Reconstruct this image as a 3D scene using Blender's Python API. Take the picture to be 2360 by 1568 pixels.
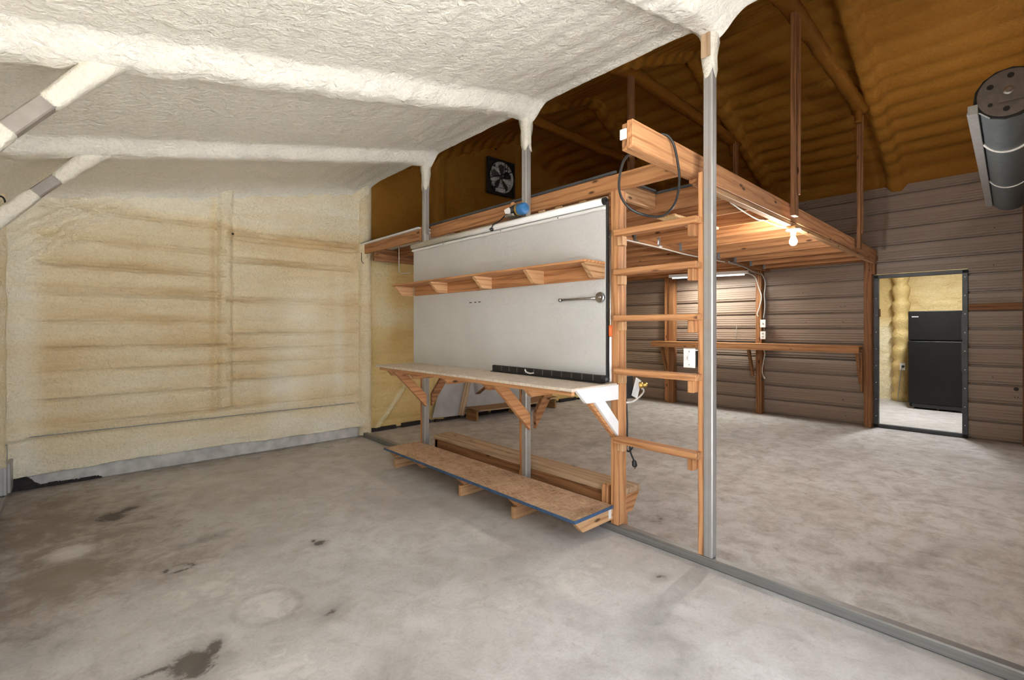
import bpy, bmesh, math, random
import numpy as np
from mathutils import Vector, Matrix

random.seed(7)
sc = bpy.context.scene
COL = sc.collection
for o in list(bpy.data.objects):
    bpy.data.objects.remove(o)

# ------------------------------------------------------------------ camera
cam_d = bpy.data.cameras.new('camera')
cam = bpy.data.objects.new('camera', cam_d)
COL.objects.link(cam)
cam.location = (0.0, 0.0, 1.40)
cam.rotation_euler = (math.radians(90), 0, math.radians(-42.428))
cam_d.sensor_width = 36.0
cam_d.lens = 1105.0 / 2360.0 * 36.0
cam_d.shift_y = -29.0 / 2360.0
cam_d.clip_start = 0.02
sc.camera = cam

# ------------------------------------------------------------------ world (bright hazy sky) and exposure
world = bpy.data.worlds.new('sky')
sc.world = world
world.use_nodes = True
bg = world.node_tree.nodes['Background']
bg.inputs[0].default_value = (0.82, 0.91, 1.0, 1)
bg.inputs[1].default_value = 2.15

sc.view_settings.view_transform = 'Standard'
sc.view_settings.look = 'None'
sc.view_settings.gamma = 1.0
sc.view_settings.use_curve_mapping = False
sc.view_settings.exposure = 1.05
sc.cycles.use_denoising = True
sc.cycles.max_bounces = 8
sc.cycles.diffuse_bounces = 7
sc.cycles.glossy_bounces = 2
sc.cycles.transmission_bounces = 1
sc.cycles.use_adaptive_sampling = True
sc.cycles.adaptive_threshold = 0.15
sc.cycles.use_light_tree = True
sc.cycles.sample_clamp_indirect = 25.0
sc.cycles.caustics_reflective = False
sc.cycles.caustics_refractive = False


def light(name, kind, loc, energy, color=(1, 1, 1), rot=(0, 0, 0), size=None, portal=False, radius=0.05):
    d = bpy.data.lights.new(name, kind)
    d.energy = energy
    d.color = color
    if kind == 'AREA':
        d.shape = 'RECTANGLE'
        d.size, d.size_y = size
        if portal:
            d.cycles.is_portal = True
    elif kind == 'POINT':
        d.shadow_soft_size = radius
    o = bpy.data.objects.new(name, d)
    COL.objects.link(o)
    o.location = loc
    o.rotation_euler = rot
    return o


# daylight enters through the open doorway of the lean-to bay (a portal guides the sky light)
light('doorway_daylight', 'AREA', (0.95, -0.235, 1.26), 1, rot=(math.radians(90), 0, 0), size=(2.55, 2.55), portal=True)
# high sun shining along the front of the building: it lights the apron outside, not the floor inside
sun_d = bpy.data.lights.new('sun', 'SUN'); sun_d.energy = 34.0; sun_d.angle = 0.01; sun_d.color = (1.0, 0.975, 0.95)
sun = bpy.data.objects.new('sun', sun_d); COL.objects.link(sun)
sun.rotation_euler = Vector((-0.75, -0.12, -0.75)).to_track_quat('-Z', 'Y').to_euler()


# ------------------------------------------------------------------ numpy noise
def _hash(ix, iy, seed):
    n = (ix.astype(np.int64) * 374761393 + iy.astype(np.int64) * 668265263 + seed * 1274126177) & 0xffffffff
    n = ((n ^ (n >> 13)) * 1274126177) & 0xffffffff
    n = (n ^ (n >> 16)) & 0xffffff
    return n / float(0xffffff)


def vnoise(x, y, seed=0):
    x = np.asarray(x, float); y = np.asarray(y, float)
    ix = np.floor(x); iy = np.floor(y)
    fx = x - ix; fy = y - iy
    fx = fx * fx * (3 - 2 * fx); fy = fy * fy * (3 - 2 * fy)
    a = _hash(ix, iy, seed); b = _hash(ix + 1, iy, seed)
    c = _hash(ix, iy + 1, seed); d = _hash(ix + 1, iy + 1, seed)
    return (a * (1 - fx) + b * fx) * (1 - fy) + (c * (1 - fx) + d * fx) * fy


def fbm(x, y, seed=0, octv=4):
    s = 0; a = 0.5; t = 0
    for k in range(octv):
        s = s + a * vnoise(x * 2 ** k + 13.7 * k, y * 2 ** k + 7.1 * k, seed + k)
        t += a; a *= 0.5
    return s / t          # 0..1


def sstep(a, b, x):
    t = np.clip((x - a) / (b - a), 0, 1)
    return t * t * (3 - 2 * t)


# ------------------------------------------------------------------ materials
def new_mat(name):
    m = bpy.data.materials.new(name)
    m.use_nodes = True
    nt = m.node_tree
    b = nt.nodes['Principled BSDF']
    return m, nt, b


def node(nt, t, **kw):
    n = nt.nodes.new(t)
    for k, v in kw.items():
        if k in n.inputs:
            n.inputs[k].default_value = v
        else:
            setattr(n, k, v)
    return n


def ramp(nt, fac, stops):
    r = nt.nodes.new('ShaderNodeValToRGB')
    el = r.color_ramp.elements
    el[0].position, el[0].color = stops[0][0], (*stops[0][1], 1)
    el[1].position, el[1].color = stops[-1][0], (*stops[-1][1], 1)
    for p, c in stops[1:-1]:
        e = el.new(p); e.color = (*c, 1)
    nt.links.new(fac, r.inputs[0])
    return r.outputs[0]


def mix(nt, fac, a, b, mode='MIX'):
    n = nt.nodes.new('ShaderNodeMix')
    n.data_type = 'RGBA'; n.blend_type = mode
    for s, v in ((0, fac), (6, a), (7, b)):
        if isinstance(v, (int, float)):
            n.inputs[s].default_value = v
        elif isinstance(v, tuple):
            n.inputs[s].default_value = (*v, 1) if len(v) == 3 else v
        else:
            nt.links.new(v, n.inputs[s])
    return n.outputs[2]


def math_n(nt, op, a, b=None, clamp=False):
    n = nt.nodes.new('ShaderNodeMath'); n.operation = op; n.use_clamp = clamp
    for s, v in ((0, a), (1, b)):
        if v is None:
            continue
        if isinstance(v, (int, float)):
            n.inputs[s].default_value = v
        else:
            nt.links.new(v, n.inputs[s])
    return n.outputs[0]


def coords(nt, scale=(1, 1, 1), rnd=True, which='Object'):
    tc = nt.nodes.new('ShaderNodeTexCoord')
    mp = nt.nodes.new('ShaderNodeMapping')
    mp.inputs['Scale'].default_value = scale
    out = tc.outputs[which]
    if rnd:
        oi = nt.nodes.new('ShaderNodeObjectInfo')
        vm = nt.nodes.new('ShaderNodeVectorMath'); vm.operation = 'SCALE'
        cb = nt.nodes.new('ShaderNodeCombineXYZ')
        nt.links.new(oi.outputs['Random'], cb.inputs[0])
        cb.inputs[1].default_value = 0.13; cb.inputs[2].default_value = 0.41
        nt.links.new(oi.outputs['Random'], vm.inputs['Scale'])
        vm.inputs[0].default_value = (37.0, 3.1, 2.3)
        ad = nt.nodes.new('ShaderNodeVectorMath'); ad.operation = 'ADD'
        nt.links.new(out, ad.inputs[0]); nt.links.new(vm.outputs[0], ad.inputs[1])
        out = ad.outputs[0]
    nt.links.new(out, mp.inputs['Vector'])
    return mp.outputs[0]


def noise_n(nt, vec, scale, detail=4, rough=0.55, dist=0.0):
    n = node(nt, 'ShaderNodeTexNoise')
    n.inputs['Scale'].default_value = scale
    n.inputs['Detail'].default_value = detail
    n.inputs['Roughness'].default_value = rough
    n.inputs['Distortion'].default_value = dist
    nt.links.new(vec, n.inputs['Vector'])
    return n.outputs['Fac']


def bump(nt, b, h, strength=0.3, dist=0.01, prev=None):
    n = nt.nodes.new('ShaderNodeBump')
    n.inputs['Strength'].default_value = strength
    n.inputs['Distance'].default_value = dist
    nt.links.new(h, n.inputs['Height'])
    if prev is not None:
        nt.links.new(prev, n.inputs['Normal'])
    nt.links.new(n.outputs[0], b.inputs['Normal'])
    return n.outputs[0]


def plain(name, col, rough=0.5, metal=0.0, var=0.08, scale=30, bmp=0.0):
    m, nt, b = new_mat(name)
    v = coords(nt)
    f = noise_n(nt, v, scale)
    lo = tuple(c * (1 - var) for c in col); hi = tuple(min(1, c * (1 + var)) for c in col)
    c = ramp(nt, f, [(0.3, lo), (0.7, hi)])
    nt.links.new(c, b.inputs['Base Color'])
    b.inputs['Roughness'].default_value = rough
    b.inputs['Metallic'].default_value = metal
    if bmp:
        bump(nt, b, noise_n(nt, v, scale * 3), bmp, 0.004)
    return m


def wood(name, light_c, mid_c, dark_c, ring=9.0, rough=0.6, knots=True):
    """boards have their length along local X"""
    m, nt, b = new_mat(name)
    v = coords(nt, (0.10, 1.0, 1.0))
    vw = coords(nt, (0.55, 1.0, 1.0))
    w = node(nt, 'ShaderNodeTexWave', wave_type='RINGS', rings_direction='X', wave_profile='SIN')
    w.inputs['Scale'].default_value = ring
    w.inputs['Distortion'].default_value = 7.0
    w.inputs['Detail'].default_value = 3.0
    w.inputs['Detail Scale'].default_value = 1.6
    nt.links.new(v, w.inputs['Vector'])
    vf = coords(nt, (3.0, 90.0, 90.0))
    fine = noise_n(nt, vf, 1.0, 3)
    big = noise_n(nt, vw, 3.0, 3)
    c = ramp(nt, w.outputs['Fac'], [(0.0, dark_c), (0.30, mid_c), (0.65, light_c), (1.0, light_c)])
    c = mix(nt, ramp(nt, big, [(0.35, (0, 0, 0)), (0.72, (0.75, 0.75, 0.75))]), c, mid_c)
    c = mix(nt, 0.35, c, ramp(nt, fine, [(0.3, dark_c), (0.62, light_c)]))
    if knots:
        vk = coords(nt, (3.2, 9.0, 9.0))
        vo = node(nt, 'ShaderNodeTexVoronoi')
        vo.inputs['Scale'].default_value = 1.0
        nt.links.new(vk, vo.inputs['Vector'])
        k = ramp(nt, vo.outputs['Distance'], [(0.06, (1, 1, 1)), (0.13, (0, 0, 0))])
        c = mix(nt, k, c, tuple(x * 0.35 for x in dark_c))
    oi = nt.nodes.new('ShaderNodeObjectInfo')
    rv = ramp(nt, oi.outputs['Random'], [(0.0, (0.76, 0.74, 0.72)), (0.5, (1.0, 0.98, 0.96)), (1.0, (1.0, 1.0, 1.0))])
    c = mix(nt, 1.0, c, rv, 'MULTIPLY')
    nt.links.new(c, b.inputs['Base Color'])
    b.inputs['Roughness'].default_value = rough
    b.inputs['Specular IOR Level'].default_value = 0.3
    bump(nt, b, fine, 0.25, 0.002)
    return m


M = {}
M['fir'] = wood('fir_lumber', (0.63, 0.330, 0.155), (0.50, 0.235, 0.098), (0.27, 0.105, 0.040))
M['fir_pale'] = wood('pale_fir_lumber', (0.66, 0.42, 0.23), (0.58, 0.33, 0.16), (0.33, 0.15, 0.06))
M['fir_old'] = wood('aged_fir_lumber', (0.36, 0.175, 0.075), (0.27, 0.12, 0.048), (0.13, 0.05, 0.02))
M['weathered'] = wood('weathered_planks', (0.54, 0.40, 0.265), (0.45, 0.315, 0.195), (0.27, 0.165, 0.095), ring=5)
M['bleached'] = wood('bleached_post', (0.66, 0.54, 0.40), (0.52, 0.38, 0.24), (0.30, 0.19, 0.10), ring=7, knots=False)
M['pallet'] = wood('crate_lumber', (0.42, 0.25, 0.11), (0.32, 0.18, 0.075), (0.15, 0.075, 0.03))
M['white'] = plain('white_paint', (0.83, 0.83, 0.84), 0.55, 0, 0.04, 12, 0.15)
M['plastic'] = plain('white_plastic', (0.80, 0.80, 0.79), 0.35, 0, 0.02, 10)
M['black'] = plain('black_plastic', (0.018, 0.018, 0.019), 0.45, 0, 0.2, 30)
M['cable_white'] = plain('white_cable_sheath', (0.72, 0.70, 0.66), 0.45, 0, 0.05, 20)
M['cable_grey'] = plain('grey_cable_sheath', (0.30, 0.30, 0.30), 0.5, 0, 0.1, 20)
M['chrome'] = plain('chromed_steel', (0.42, 0.40, 0.39), 0.28, 1.0, 0.15, 25)
M['darkframe'] = plain('dark_painted_steel', (0.070, 0.078, 0.090), 0.42, 0.3, 0.25, 8)
M['screw'] = plain('bright_screw_heads', (0.75, 0.76, 0.78), 0.3, 0.7, 0.1, 50)
M['blue'] = plain('blue_tool_housing', (0.035, 0.16, 0.38), 0.4, 0, 0.1, 30)
M['blue_edge'] = plain('blue_edge_paint', (0.045, 0.10, 0.20), 0.6, 0, 0.25, 40)
M['brass'] = plain('brass_fitting', (0.62, 0.42, 0.12), 0.35, 0.8, 0.15, 40)
M['orange'] = plain('orange_tape', (0.75, 0.16, 0.04), 0.5, 0, 0.1, 30)
M['hanger'] = plain('galvanised_hanger', (0.36, 0.44, 0.50), 0.4, 0.6, 0.2, 40)
M['tar'] = plain('black_tar_residue', (0.028, 0.022, 0.020), 0.8, 0, 0.5, 60, 0.6)
M['rust'] = wood('rusty_brown_post', (0.20, 0.095, 0.045), (0.15, 0.07, 0.03), (0.08, 0.035, 0.016), knots=False)
M['ground'] = plain('outside_gravel', (0.50, 0.495, 0.485), 0.9, 0, 0.15, 8)


def mk_steel(name='galvanised_tube', c0=(0.30, 0.285, 0.265), c1=(0.52, 0.515, 0.51)):
    m, nt, b = new_mat(name)
    v = coords(nt, (0.25, 60, 60))
    f = noise_n(nt, v, 1.0, 3)
    v2 = coords(nt, (1, 1, 1))
    g = noise_n(nt, v2, 7.0, 5)
    c = ramp(nt, f, [(0.3, c0), (0.7, c1)])
    c = mix(nt, ramp(nt, g, [(0.45, (0, 0, 0)), (0.75, (0.5, 0.5, 0.5))]), c, (0.33, 0.30, 0.26))
    nt.links.new(c, b.inputs['Base Color'])
    b.inputs['Metallic'].default_value = 0.55
    b.inputs['Roughness'].default_value = 0.42
    return m


M['steel'] = mk_steel()
M['rail'] = mk_steel('worn_base_rail', (0.17, 0.165, 0.16), (0.30, 0.30, 0.30))


def mk_foam(name, pale, mid, deep, streak=(1.2, 1.2, 7.0), peel=70.0, rough=0.5, amount=1.0, attr=True, relief=0.55, spec=0.4):
    """sprayed foam: attribute 'tone' (0 deep .. 1 pale) plus patchy noise"""
    m, nt, b = new_mat(name)
    v = coords(nt, streak, rnd=False)
    f = noise_n(nt, v, 1.0, 5, 0.6, 0.4)
    if attr:
        at = nt.nodes.new('ShaderNodeAttribute'); at.attribute_name = 'tone'
        f = math_n(nt, 'ADD', math_n(nt, 'MULTIPLY', f, 0.6 * amount), at.outputs['Fac'])
        f = math_n(nt, 'SUBTRACT', f, 0.30 * amount)
    c = ramp(nt, f, [(0.1, deep), (0.5, mid), (0.9, pale)])
    vb = coords(nt, (1, 1, 1), rnd=False)
    big = noise_n(nt, vb, peel * 0.35, 3, 0.5, 0.8)
    sm = noise_n(nt, vb, peel, 3, 0.6, 0.6)
    speck = ramp(nt, sm, [(0.35, (0.80, 0.80, 0.80)), (0.55, (1, 1, 1))])
    c = mix(nt, 0.5, c, speck, 'MULTIPLY')
    nt.links.new(c, b.inputs['Base Color'])
    b.inputs['Roughness'].default_value = rough
    b.inputs['Specular IOR Level'].default_value = spec
    h = math_n(nt, 'ADD', big, math_n(nt, 'MULTIPLY', sm, 0.5))
    bump(nt, b, h, relief, 0.018)
    return m


M['foam_ceiling'] = mk_foam('cream_ceiling_foam', (0.86, 0.835, 0.77), (0.80, 0.775, 0.70), (0.71, 0.675, 0.585), (0.8, 0.5, 0.8), 50, relief=0.8)
M['foam_wall'] = mk_foam('yellow_wall_foam', (0.89, 0.84, 0.69), (0.82, 0.71, 0.485), (0.69, 0.52, 0.285), (1.0, 1.0, 6.0), 60, amount=1.5, relief=1.0)
M['foam_gold'] = mk_foam('golden_wall_foam', (0.88, 0.79, 0.52), (0.80, 0.62, 0.28), (0.64, 0.43, 0.14), (1.0, 1.0, 6.0), 45, relief=0.8)
M['foam_brown_shade'] = mk_foam('amber_shaded_foam', (0.40, 0.190, 0.034), (0.32, 0.138, 0.020), (0.22, 0.085, 0.011), (2.5, 0.5, 2.5), 40, 0.7, spec=0.12)  # brown colour stands in for the dim light under roof and gable


def mk_concrete():
    m, nt, b = new_mat('stained_concrete')
    v = coords(nt, (1, 1, 1), rnd=False)
    big = noise_n(nt, v, 1.1, 6, 0.6, 0.3)
    med = noise_n(nt, v, 6.0, 6, 0.65, 0.5)
    fine = noise_n(nt, v, 70.0, 4, 0.7)
    c = ramp(nt, big, [(0.30, (0.46, 0.432, 0.415)), (0.55, (0.57, 0.553, 0.545)), (0.75, (0.65, 0.640, 0.638))])
    c = mix(nt, ramp(nt, med, [(0.46, (0, 0, 0)), (0.72, (0.75, 0.75, 0.75))]), c, (0.40, 0.370, 0.345))
    med2 = noise_n(nt, v, 22.0, 6, 0.7, 0.8)
    c = mix(nt, ramp(nt, med2, [(0.55, (0, 0, 0)), (0.72, (0.55, 0.55, 0.55))]), c, (0.36, 0.325, 0.295))
    c = mix(nt, ramp(nt, med, [(0.22, (0.45, 0.45, 0.45)), (0.42, (0, 0, 0))]), c, (0.71, 0.695, 0.68))
    c = mix(nt, 0.35, c, ramp(nt, fine, [(0.25, (0.55, 0.55, 0.55)), (0.6, (1, 1, 1))]), 'MULTIPLY')
    at = nt.nodes.new('ShaderNodeAttribute'); at.attribute_name = 'stain'
    sp = nt.nodes.new('ShaderNodeSeparateColor')
    nt.links.new(at.outputs['Color'], sp.inputs[0])
    edge = math_n(nt, 'MULTIPLY', math_n(nt, 'SUBTRACT', med, 0.5), 0.9)
    edge2 = math_n(nt, 'MULTIPLY', math_n(nt, 'SUBTRACT', noise_n(nt, v, 16.0, 5, 0.7, 0.6), 0.5), 0.9)
    e = math_n(nt, 'ADD', edge, edge2)

    def mask(ch, lo, hi, top):
        t = math_n(nt, 'ADD', sp.outputs[ch], math_n(nt, 'MULTIPLY', e, math_n(nt, 'MINIMUM', math_n(nt, 'MULTIPLY', sp.outputs[ch], 6.0), 1.0)))
        return ramp(nt, t, [(lo, (0, 0, 0)), (hi, (top, top, top))])
    c = mix(nt, mask(1, 0.20, 0.85, 0.68), c, (0.20, 0.145, 0.105))       # G brown water stain
    c = mix(nt, mask(2, 0.35, 0.65, 0.75), c, (0.70, 0.675, 0.655))       # B pale patch
    soft = math_n(nt, 'MULTIPLY', ramp(nt, sp.outputs[0], [(0.08, (0, 0, 0)), (0.62, (0.6, 0.6, 0.6))]), math_n(nt, 'ADD', 0.35, med))
    c = mix(nt, soft, c, (0.21, 0.19, 0.175))                               # R soft grey smudges
    c = mix(nt, mask(0, 0.58, 0.76, 0.85), c, (0.095, 0.078, 0.066))      # R dark spill
    nt.links.new(c, b.inputs['Base Color'])
    rg = ramp(nt, med, [(0.3, (0.5, 0.5, 0.5)), (0.7, (0.75, 0.75, 0.75))])
    nt.links.new(rg, b.inputs['Roughness'])
    b.inputs['Specular IOR Level'].default_value = 0.3
    bump(nt, b, fine, 0.15, 0.004)
    return m


M['concrete'] = mk_concrete()
M['curb'] = plain('curb_concrete', (0.56, 0.55, 0.53), 0.75, 0, 0.22, 9, 0.25)


def mk_siding():
    m, nt, b = new_mat('taupe_steel_siding')
    v = coords(nt, (0.6, 0.6, 1.0), rnd=False)
    f = noise_n(nt, v, 2.0, 2)
    c = ramp(nt, f, [(0.3, (0.300, 0.228, 0.180)), (0.7, (0.318, 0.244, 0.195))])
    nt.links.new(c, b.inputs['Base Color'])
    b.inputs['Roughness'].default_value = 0.38
    b.inputs['Specular IOR Level'].default_value = 0.5
    return m


M['siding'] = mk_siding()


def mk_panel():
    m, nt, b = new_mat('white_textured_panel')
    v = coords(nt, (1, 1, 1), rnd=False)
    f = noise_n(nt, v, 2.0, 4)
    sp = noise_n(nt, v, 120.0, 2)
    c = ramp(nt, f, [(0.3, (0.56, 0.56, 0.555)), (0.7, (0.62, 0.62, 0.62))])
    c = mix(nt, ramp(nt, sp, [(0.74, (0, 0, 0)), (0.80, (0.6, 0.6, 0.6))]), c, (0.25, 0.25, 0.26))
    nt.links.new(c, b.inputs['Base Color'])
    b.inputs['Roughness'].default_value = 0.45
    bump(nt, b, noise_n(nt, v, 45.0, 3, 0.6, 1.0), 0.5, 0.008)
    return m


M['panel'] = mk_panel()


def mk_osb(name, a, c_, d, washed=0.0):
    m, nt, b = new_mat(name)
    def strands(rot, seed):
        tc = nt.nodes.new('ShaderNodeTexCoord'); mp = nt.nodes.new('ShaderNodeMapping')
        mp.inputs['Rotation'].default_value = (0, 0, rot); mp.inputs['Location'].default_value = (seed, seed * 2, 0)
        nt.links.new(tc.outputs['Object'], mp.inputs['Vector'])
        m2 = nt.nodes.new('ShaderNodeMapping'); m2.inputs['Scale'].default_value = (14, 95, 30)
        nt.links.new(mp.outputs[0], m2.inputs['Vector'])
        return noise_n(nt, m2.outputs[0], 1.0, 2, 0.5, 0.5)
    s1 = strands(0.4, 1.0); s2 = strands(-0.7, 5.0); s3 = strands(1.5, 9.0)
    fv = math_n(nt, 'MAXIMUM', s1, math_n(nt, 'MAXIMUM', s2, s3))
    c = ramp(nt, fv, [(0.48, d), (0.60, c_), (0.74, a)])
    mp2 = noise_n(nt, coords(nt, (3, 3, 3)), 2.0, 3)
    n2 = noise_n(nt, coords(nt, (1.2, 5, 5)), 2.5, 5, 0.6, 0.8)
    c = mix(nt, ramp(nt, n2, [(0.45, (0, 0, 0)), (0.75, (0.75, 0.75, 0.75))]), c, d)
    c = mix(nt, ramp(nt, mp2, [(0.35, (0.45, 0.45, 0.45)), (0.7, (0, 0, 0))]), c, a)
    nt.links.new(c, b.inputs['Base Color'])
    b.inputs['Roughness'].default_value = 0.55
    bump(nt, b, fv, 0.12, 0.002)
    return m


M['osb'] = mk_osb('strand_board', (0.64, 0.46, 0.32), (0.49, 0.31, 0.19), (0.25, 0.135, 0.065))
M['benchtop'] = mk_osb('white_washed_plywood', (0.76, 0.69, 0.61), (0.68, 0.59, 0.49), (0.50, 0.39, 0.29))
M['osb_bright'] = mk_osb('raw_strand_board', (0.80, 0.58, 0.33), (0.68, 0.44, 0.20), (0.42, 0.24, 0.09))


def mk_fridge():
    m, nt, b = new_mat('black_pebbled_enamel')
    v = coords(nt, (1, 1, 1))
    b.inputs['Base Color'].default_value = (0.012, 0.012, 0.013, 1)
    nt.links.new(ramp(nt, noise_n(nt, v, 90), [(0.3, (0.004, 0.004, 0.0045)), (0.7, (0.008, 0.008, 0.0085))]), b.inputs['Base Color'])
    b.inputs['Roughness'].default_value = 0.28
    b.inputs['Specular IOR Level'].default_value = 0.28
    bump(nt, b, noise_n(nt, v, 120, 2), 0.5, 0.004)
    return m


M['fridge'] = mk_fridge()


def mk_emit(name, col, s):
    m, nt, b = new_mat(name)
    b.inputs['Base Color'].default_value = (0.9, 0.9, 0.88, 1)
    b.inputs['Emission Color'].default_value = (*col, 1)
    b.inputs['Emission Strength'].default_value = s
    m.cycles.emission_sampling = 'NONE'          # the lamp objects carry the light
    return m


M['bulb'] = mk_emit('glowing_bulb_glass', (1.0, 0.93, 0.80), 90.0)
M['tube_added_glow'] = mk_emit('added_tube_glow', (1.0, 0.98, 0.90), 1.0)  # added glow for the unlit strip under the loft
M['added_lamp_glow'] = mk_emit('added_lamp_diffuser', (1.0, 0.98, 0.94), 12.0)


# ------------------------------------------------------------------ object helpers
def link(o, parent=None):
    COL.objects.link(o)
    if parent is not None:
        o.parent = parent
        o.matrix_parent_inverse = Matrix.Identity(4)


def tag(o, label=None, cat=None, group=None, kind=None):
    if label: o['label'] = label
    if cat: o['category'] = cat
    if group: o['group'] = group
    if kind: o['kind'] = kind
    return o


def thing(name, label, cat, loc=(0, 0, 0), group=None):
    o = bpy.data.objects.new(name, None)
    o.empty_display_size = 0.1
    COL.objects.link(o)
    o.location = loc
    return tag(o, label, cat, group)


def base_of(parent):
    p = Vector((0, 0, 0))
    while parent is not None:
        p = p + Vector(parent.location)
        parent = parent.parent
    return p


def place(o, parent, origin, rot=None):
    """origin and rot in world axes; parents are never rotated when this is used"""
    link(o, parent)
    m = (rot or Matrix.Identity(3)).to_4x4()
    if parent is not None and any(abs(a) > 1e-9 for a in parent.rotation_euler):
        wm = Matrix.Translation(base_of(parent.parent)) @ parent.matrix_basis
        o.matrix_basis = wm.inverted() @ (Matrix.Translation(Vector(origin)) @ m)
    else:
        o.matrix_basis = Matrix.Translation(Vector(origin) - base_of(parent)) @ m
    return o


def mesh_from(name, verts, faces, mat, smooth=False):
    me = bpy.data.meshes.new(name)
    me.from_pydata([tuple(map(float, v)) for v in verts], [], faces)
    me.validate()
    if mat is not None:
        me.materials.append(mat)
    if smooth:
        me.polygons.foreach_set('use_smooth', [True] * len(me.polygons))
    me.update()
    return me


_boxcache = {}


def box_mesh(name, s, mat, bev):
    key = (name, tuple(round(v, 4) for v in s), mat.name, bev)
    if key in _boxcache:
        return _boxcache[key]
    bm = bmesh.new()
    bmesh.ops.create_cube(bm, size=1.0)
    for v in bm.verts:
        v.co = Vector((v.co.x * s[0], v.co.y * s[1], v.co.z * s[2]))
    if bev > 0:
        bmesh.ops.bevel(bm, geom=list(bm.edges), offset=min(bev, 0.35 * min(s)), segments=1, affect='EDGES')
    bmesh.ops.recalc_face_normals(bm, faces=list(bm.faces))
    me = bpy.data.meshes.new(name)
    bm.to_mesh(me); bm.free()
    me.materials.append(mat)
    _boxcache[key] = me
    return me


def bar(name, p0, p1, w, d, mat, parent=None, up=(0, 0, 1), bev=0.003):
    """box from p0 to p1 (centre line), local X along it, w across, d along 'up'"""
    p0, p1 = Vector(p0), Vector(p1)
    ex = (p1 - p0); L = ex.length; ex.normalize()
    u = Vector(up)
    if abs(ex.dot(u)) > 0.99:
        u = Vector((1, 0, 0))
    ey = u.cross(ex).normalized(); ez = ex.cross(ey).normalized()
    R = Matrix((ex, ey, ez)).transposed()
    o = bpy.data.objects.new(name, box_mesh(name, (L, w, d), mat, bev))
    return place(o, parent, (p0 + p1) / 2, R)


def box(name, lo, hi, mat, parent=None, bev=0.003):
    """axis aligned box, local X along its longest side"""
    lo, hi = Vector(lo), Vector(hi)
    s = hi - lo; c = (lo + hi) / 2
    k = max(range(3), key=lambda i: s[i])
    a = Vector((0, 0, 0)); a[k] = s[k] / 2
    if k == 0:
        return bar(name, c - a, c + a, s.y, s.z, mat, parent, (0, 0, 1), bev)
    if k == 1:
        return bar(name, c - a, c + a, s.x, s.z, mat, parent, (0, 0, 1), bev)
    return bar(name, c - a, c + a, s.y, s.x, mat, parent, (1, 0, 0), bev)


def prism(name, origin, ex, ey, pts, thick, mat, parent=None, bev=0.0):
    """polygon pts in the (ex, ey) frame, extruded thick along ex x ey"""
    ex, ey = Vector(ex).normalized(), Vector(ey).normalized()
    ez = ex.cross(ey).normalized(); ey = ez.cross(ex)
    n = len(pts)
    vs = [(p[0], p[1], 0) for p in pts] + [(p[0], p[1], thick) for p in pts]
    fs = [tuple(range(n))[::-1], tuple(range(n, 2 * n))] + [(i, (i + 1) % n, n + (i + 1) % n, n + i) for i in range(n)]
    me = mesh_from(name, vs, fs, mat)
    bm = bmesh.new(); bm.from_mesh(me)
    if bev:
        bmesh.ops.bevel(bm, geom=list(bm.edges), offset=bev, segments=1, affect='EDGES')
    bmesh.ops.recalc_face_normals(bm, faces=list(bm.faces))
    bm.to_mesh(me); bm.free()
    o = bpy.data.objects.new(name, me)
    return place(o, parent, origin, Matrix((ex, ey, ez)).transposed())


def smooth_path(pts, n=8):
    P = [Vector(p) for p in pts]
    if len(P) < 3:
        return P
    P = [2 * P[0] - P[1]] + P + [2 * P[-1] - P[-2]]
    out = []
    for i in range(1, len(P) - 2):
        a, b, c, d = P[i - 1:i + 3]
        for k in range(n):
            t = k / n
            out.append(0.5 * ((2 * b) + (c - a) * t + (2 * a - 5 * b + 4 * c - d) * t * t + (3 * b - a - 3 * c + d) * t ** 3))
    out.append(P[-2])
    return out


def tube(name, pts, r, mat, parent=None, seg=8, smooth=True, n=8, radii=None):
    P = smooth_path(pts, n) if smooth else [Vector(p) for p in pts]
    vs, fs = [], []
    prev = None
    for i, p in enumerate(P):
        t = (P[min(i + 1, len(P) - 1)] - P[max(i - 1, 0)]).normalized()
        if prev is None:
            a = Vector((0, 0, 1)) if abs(t.z) < 0.9 else Vector((1, 0, 0))
            u = t.cross(a).normalized()
        else:
            u = (prev - t * prev.dot(t)).normalized()
        prev = u
        w = t.cross(u)
        rr = r if radii is None else radii[min(len(radii) - 1, int(i * len(radii) / len(P)))]
        for k in range(seg):
            an = 2 * math.pi * k / seg
            vs.append(p + (u * math.cos(an) + w * math.sin(an)) * rr)
    for i in range(len(P) - 1):
        for k in range(seg):
            a = i * seg + k; b = i * seg + (k + 1) % seg
            fs.append((a, b, b + seg, a + seg))
    fs.append(tuple(range(seg))[::-1])
    fs.append(tuple(range((len(P) - 1) * seg, len(P) * seg)))
    c = sum(P, Vector((0, 0, 0))) / len(P)
    me = mesh_from(name, [v - c for v in vs], fs, mat, True)
    return place(bpy.data.objects.new(name, me), parent, c)


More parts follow.
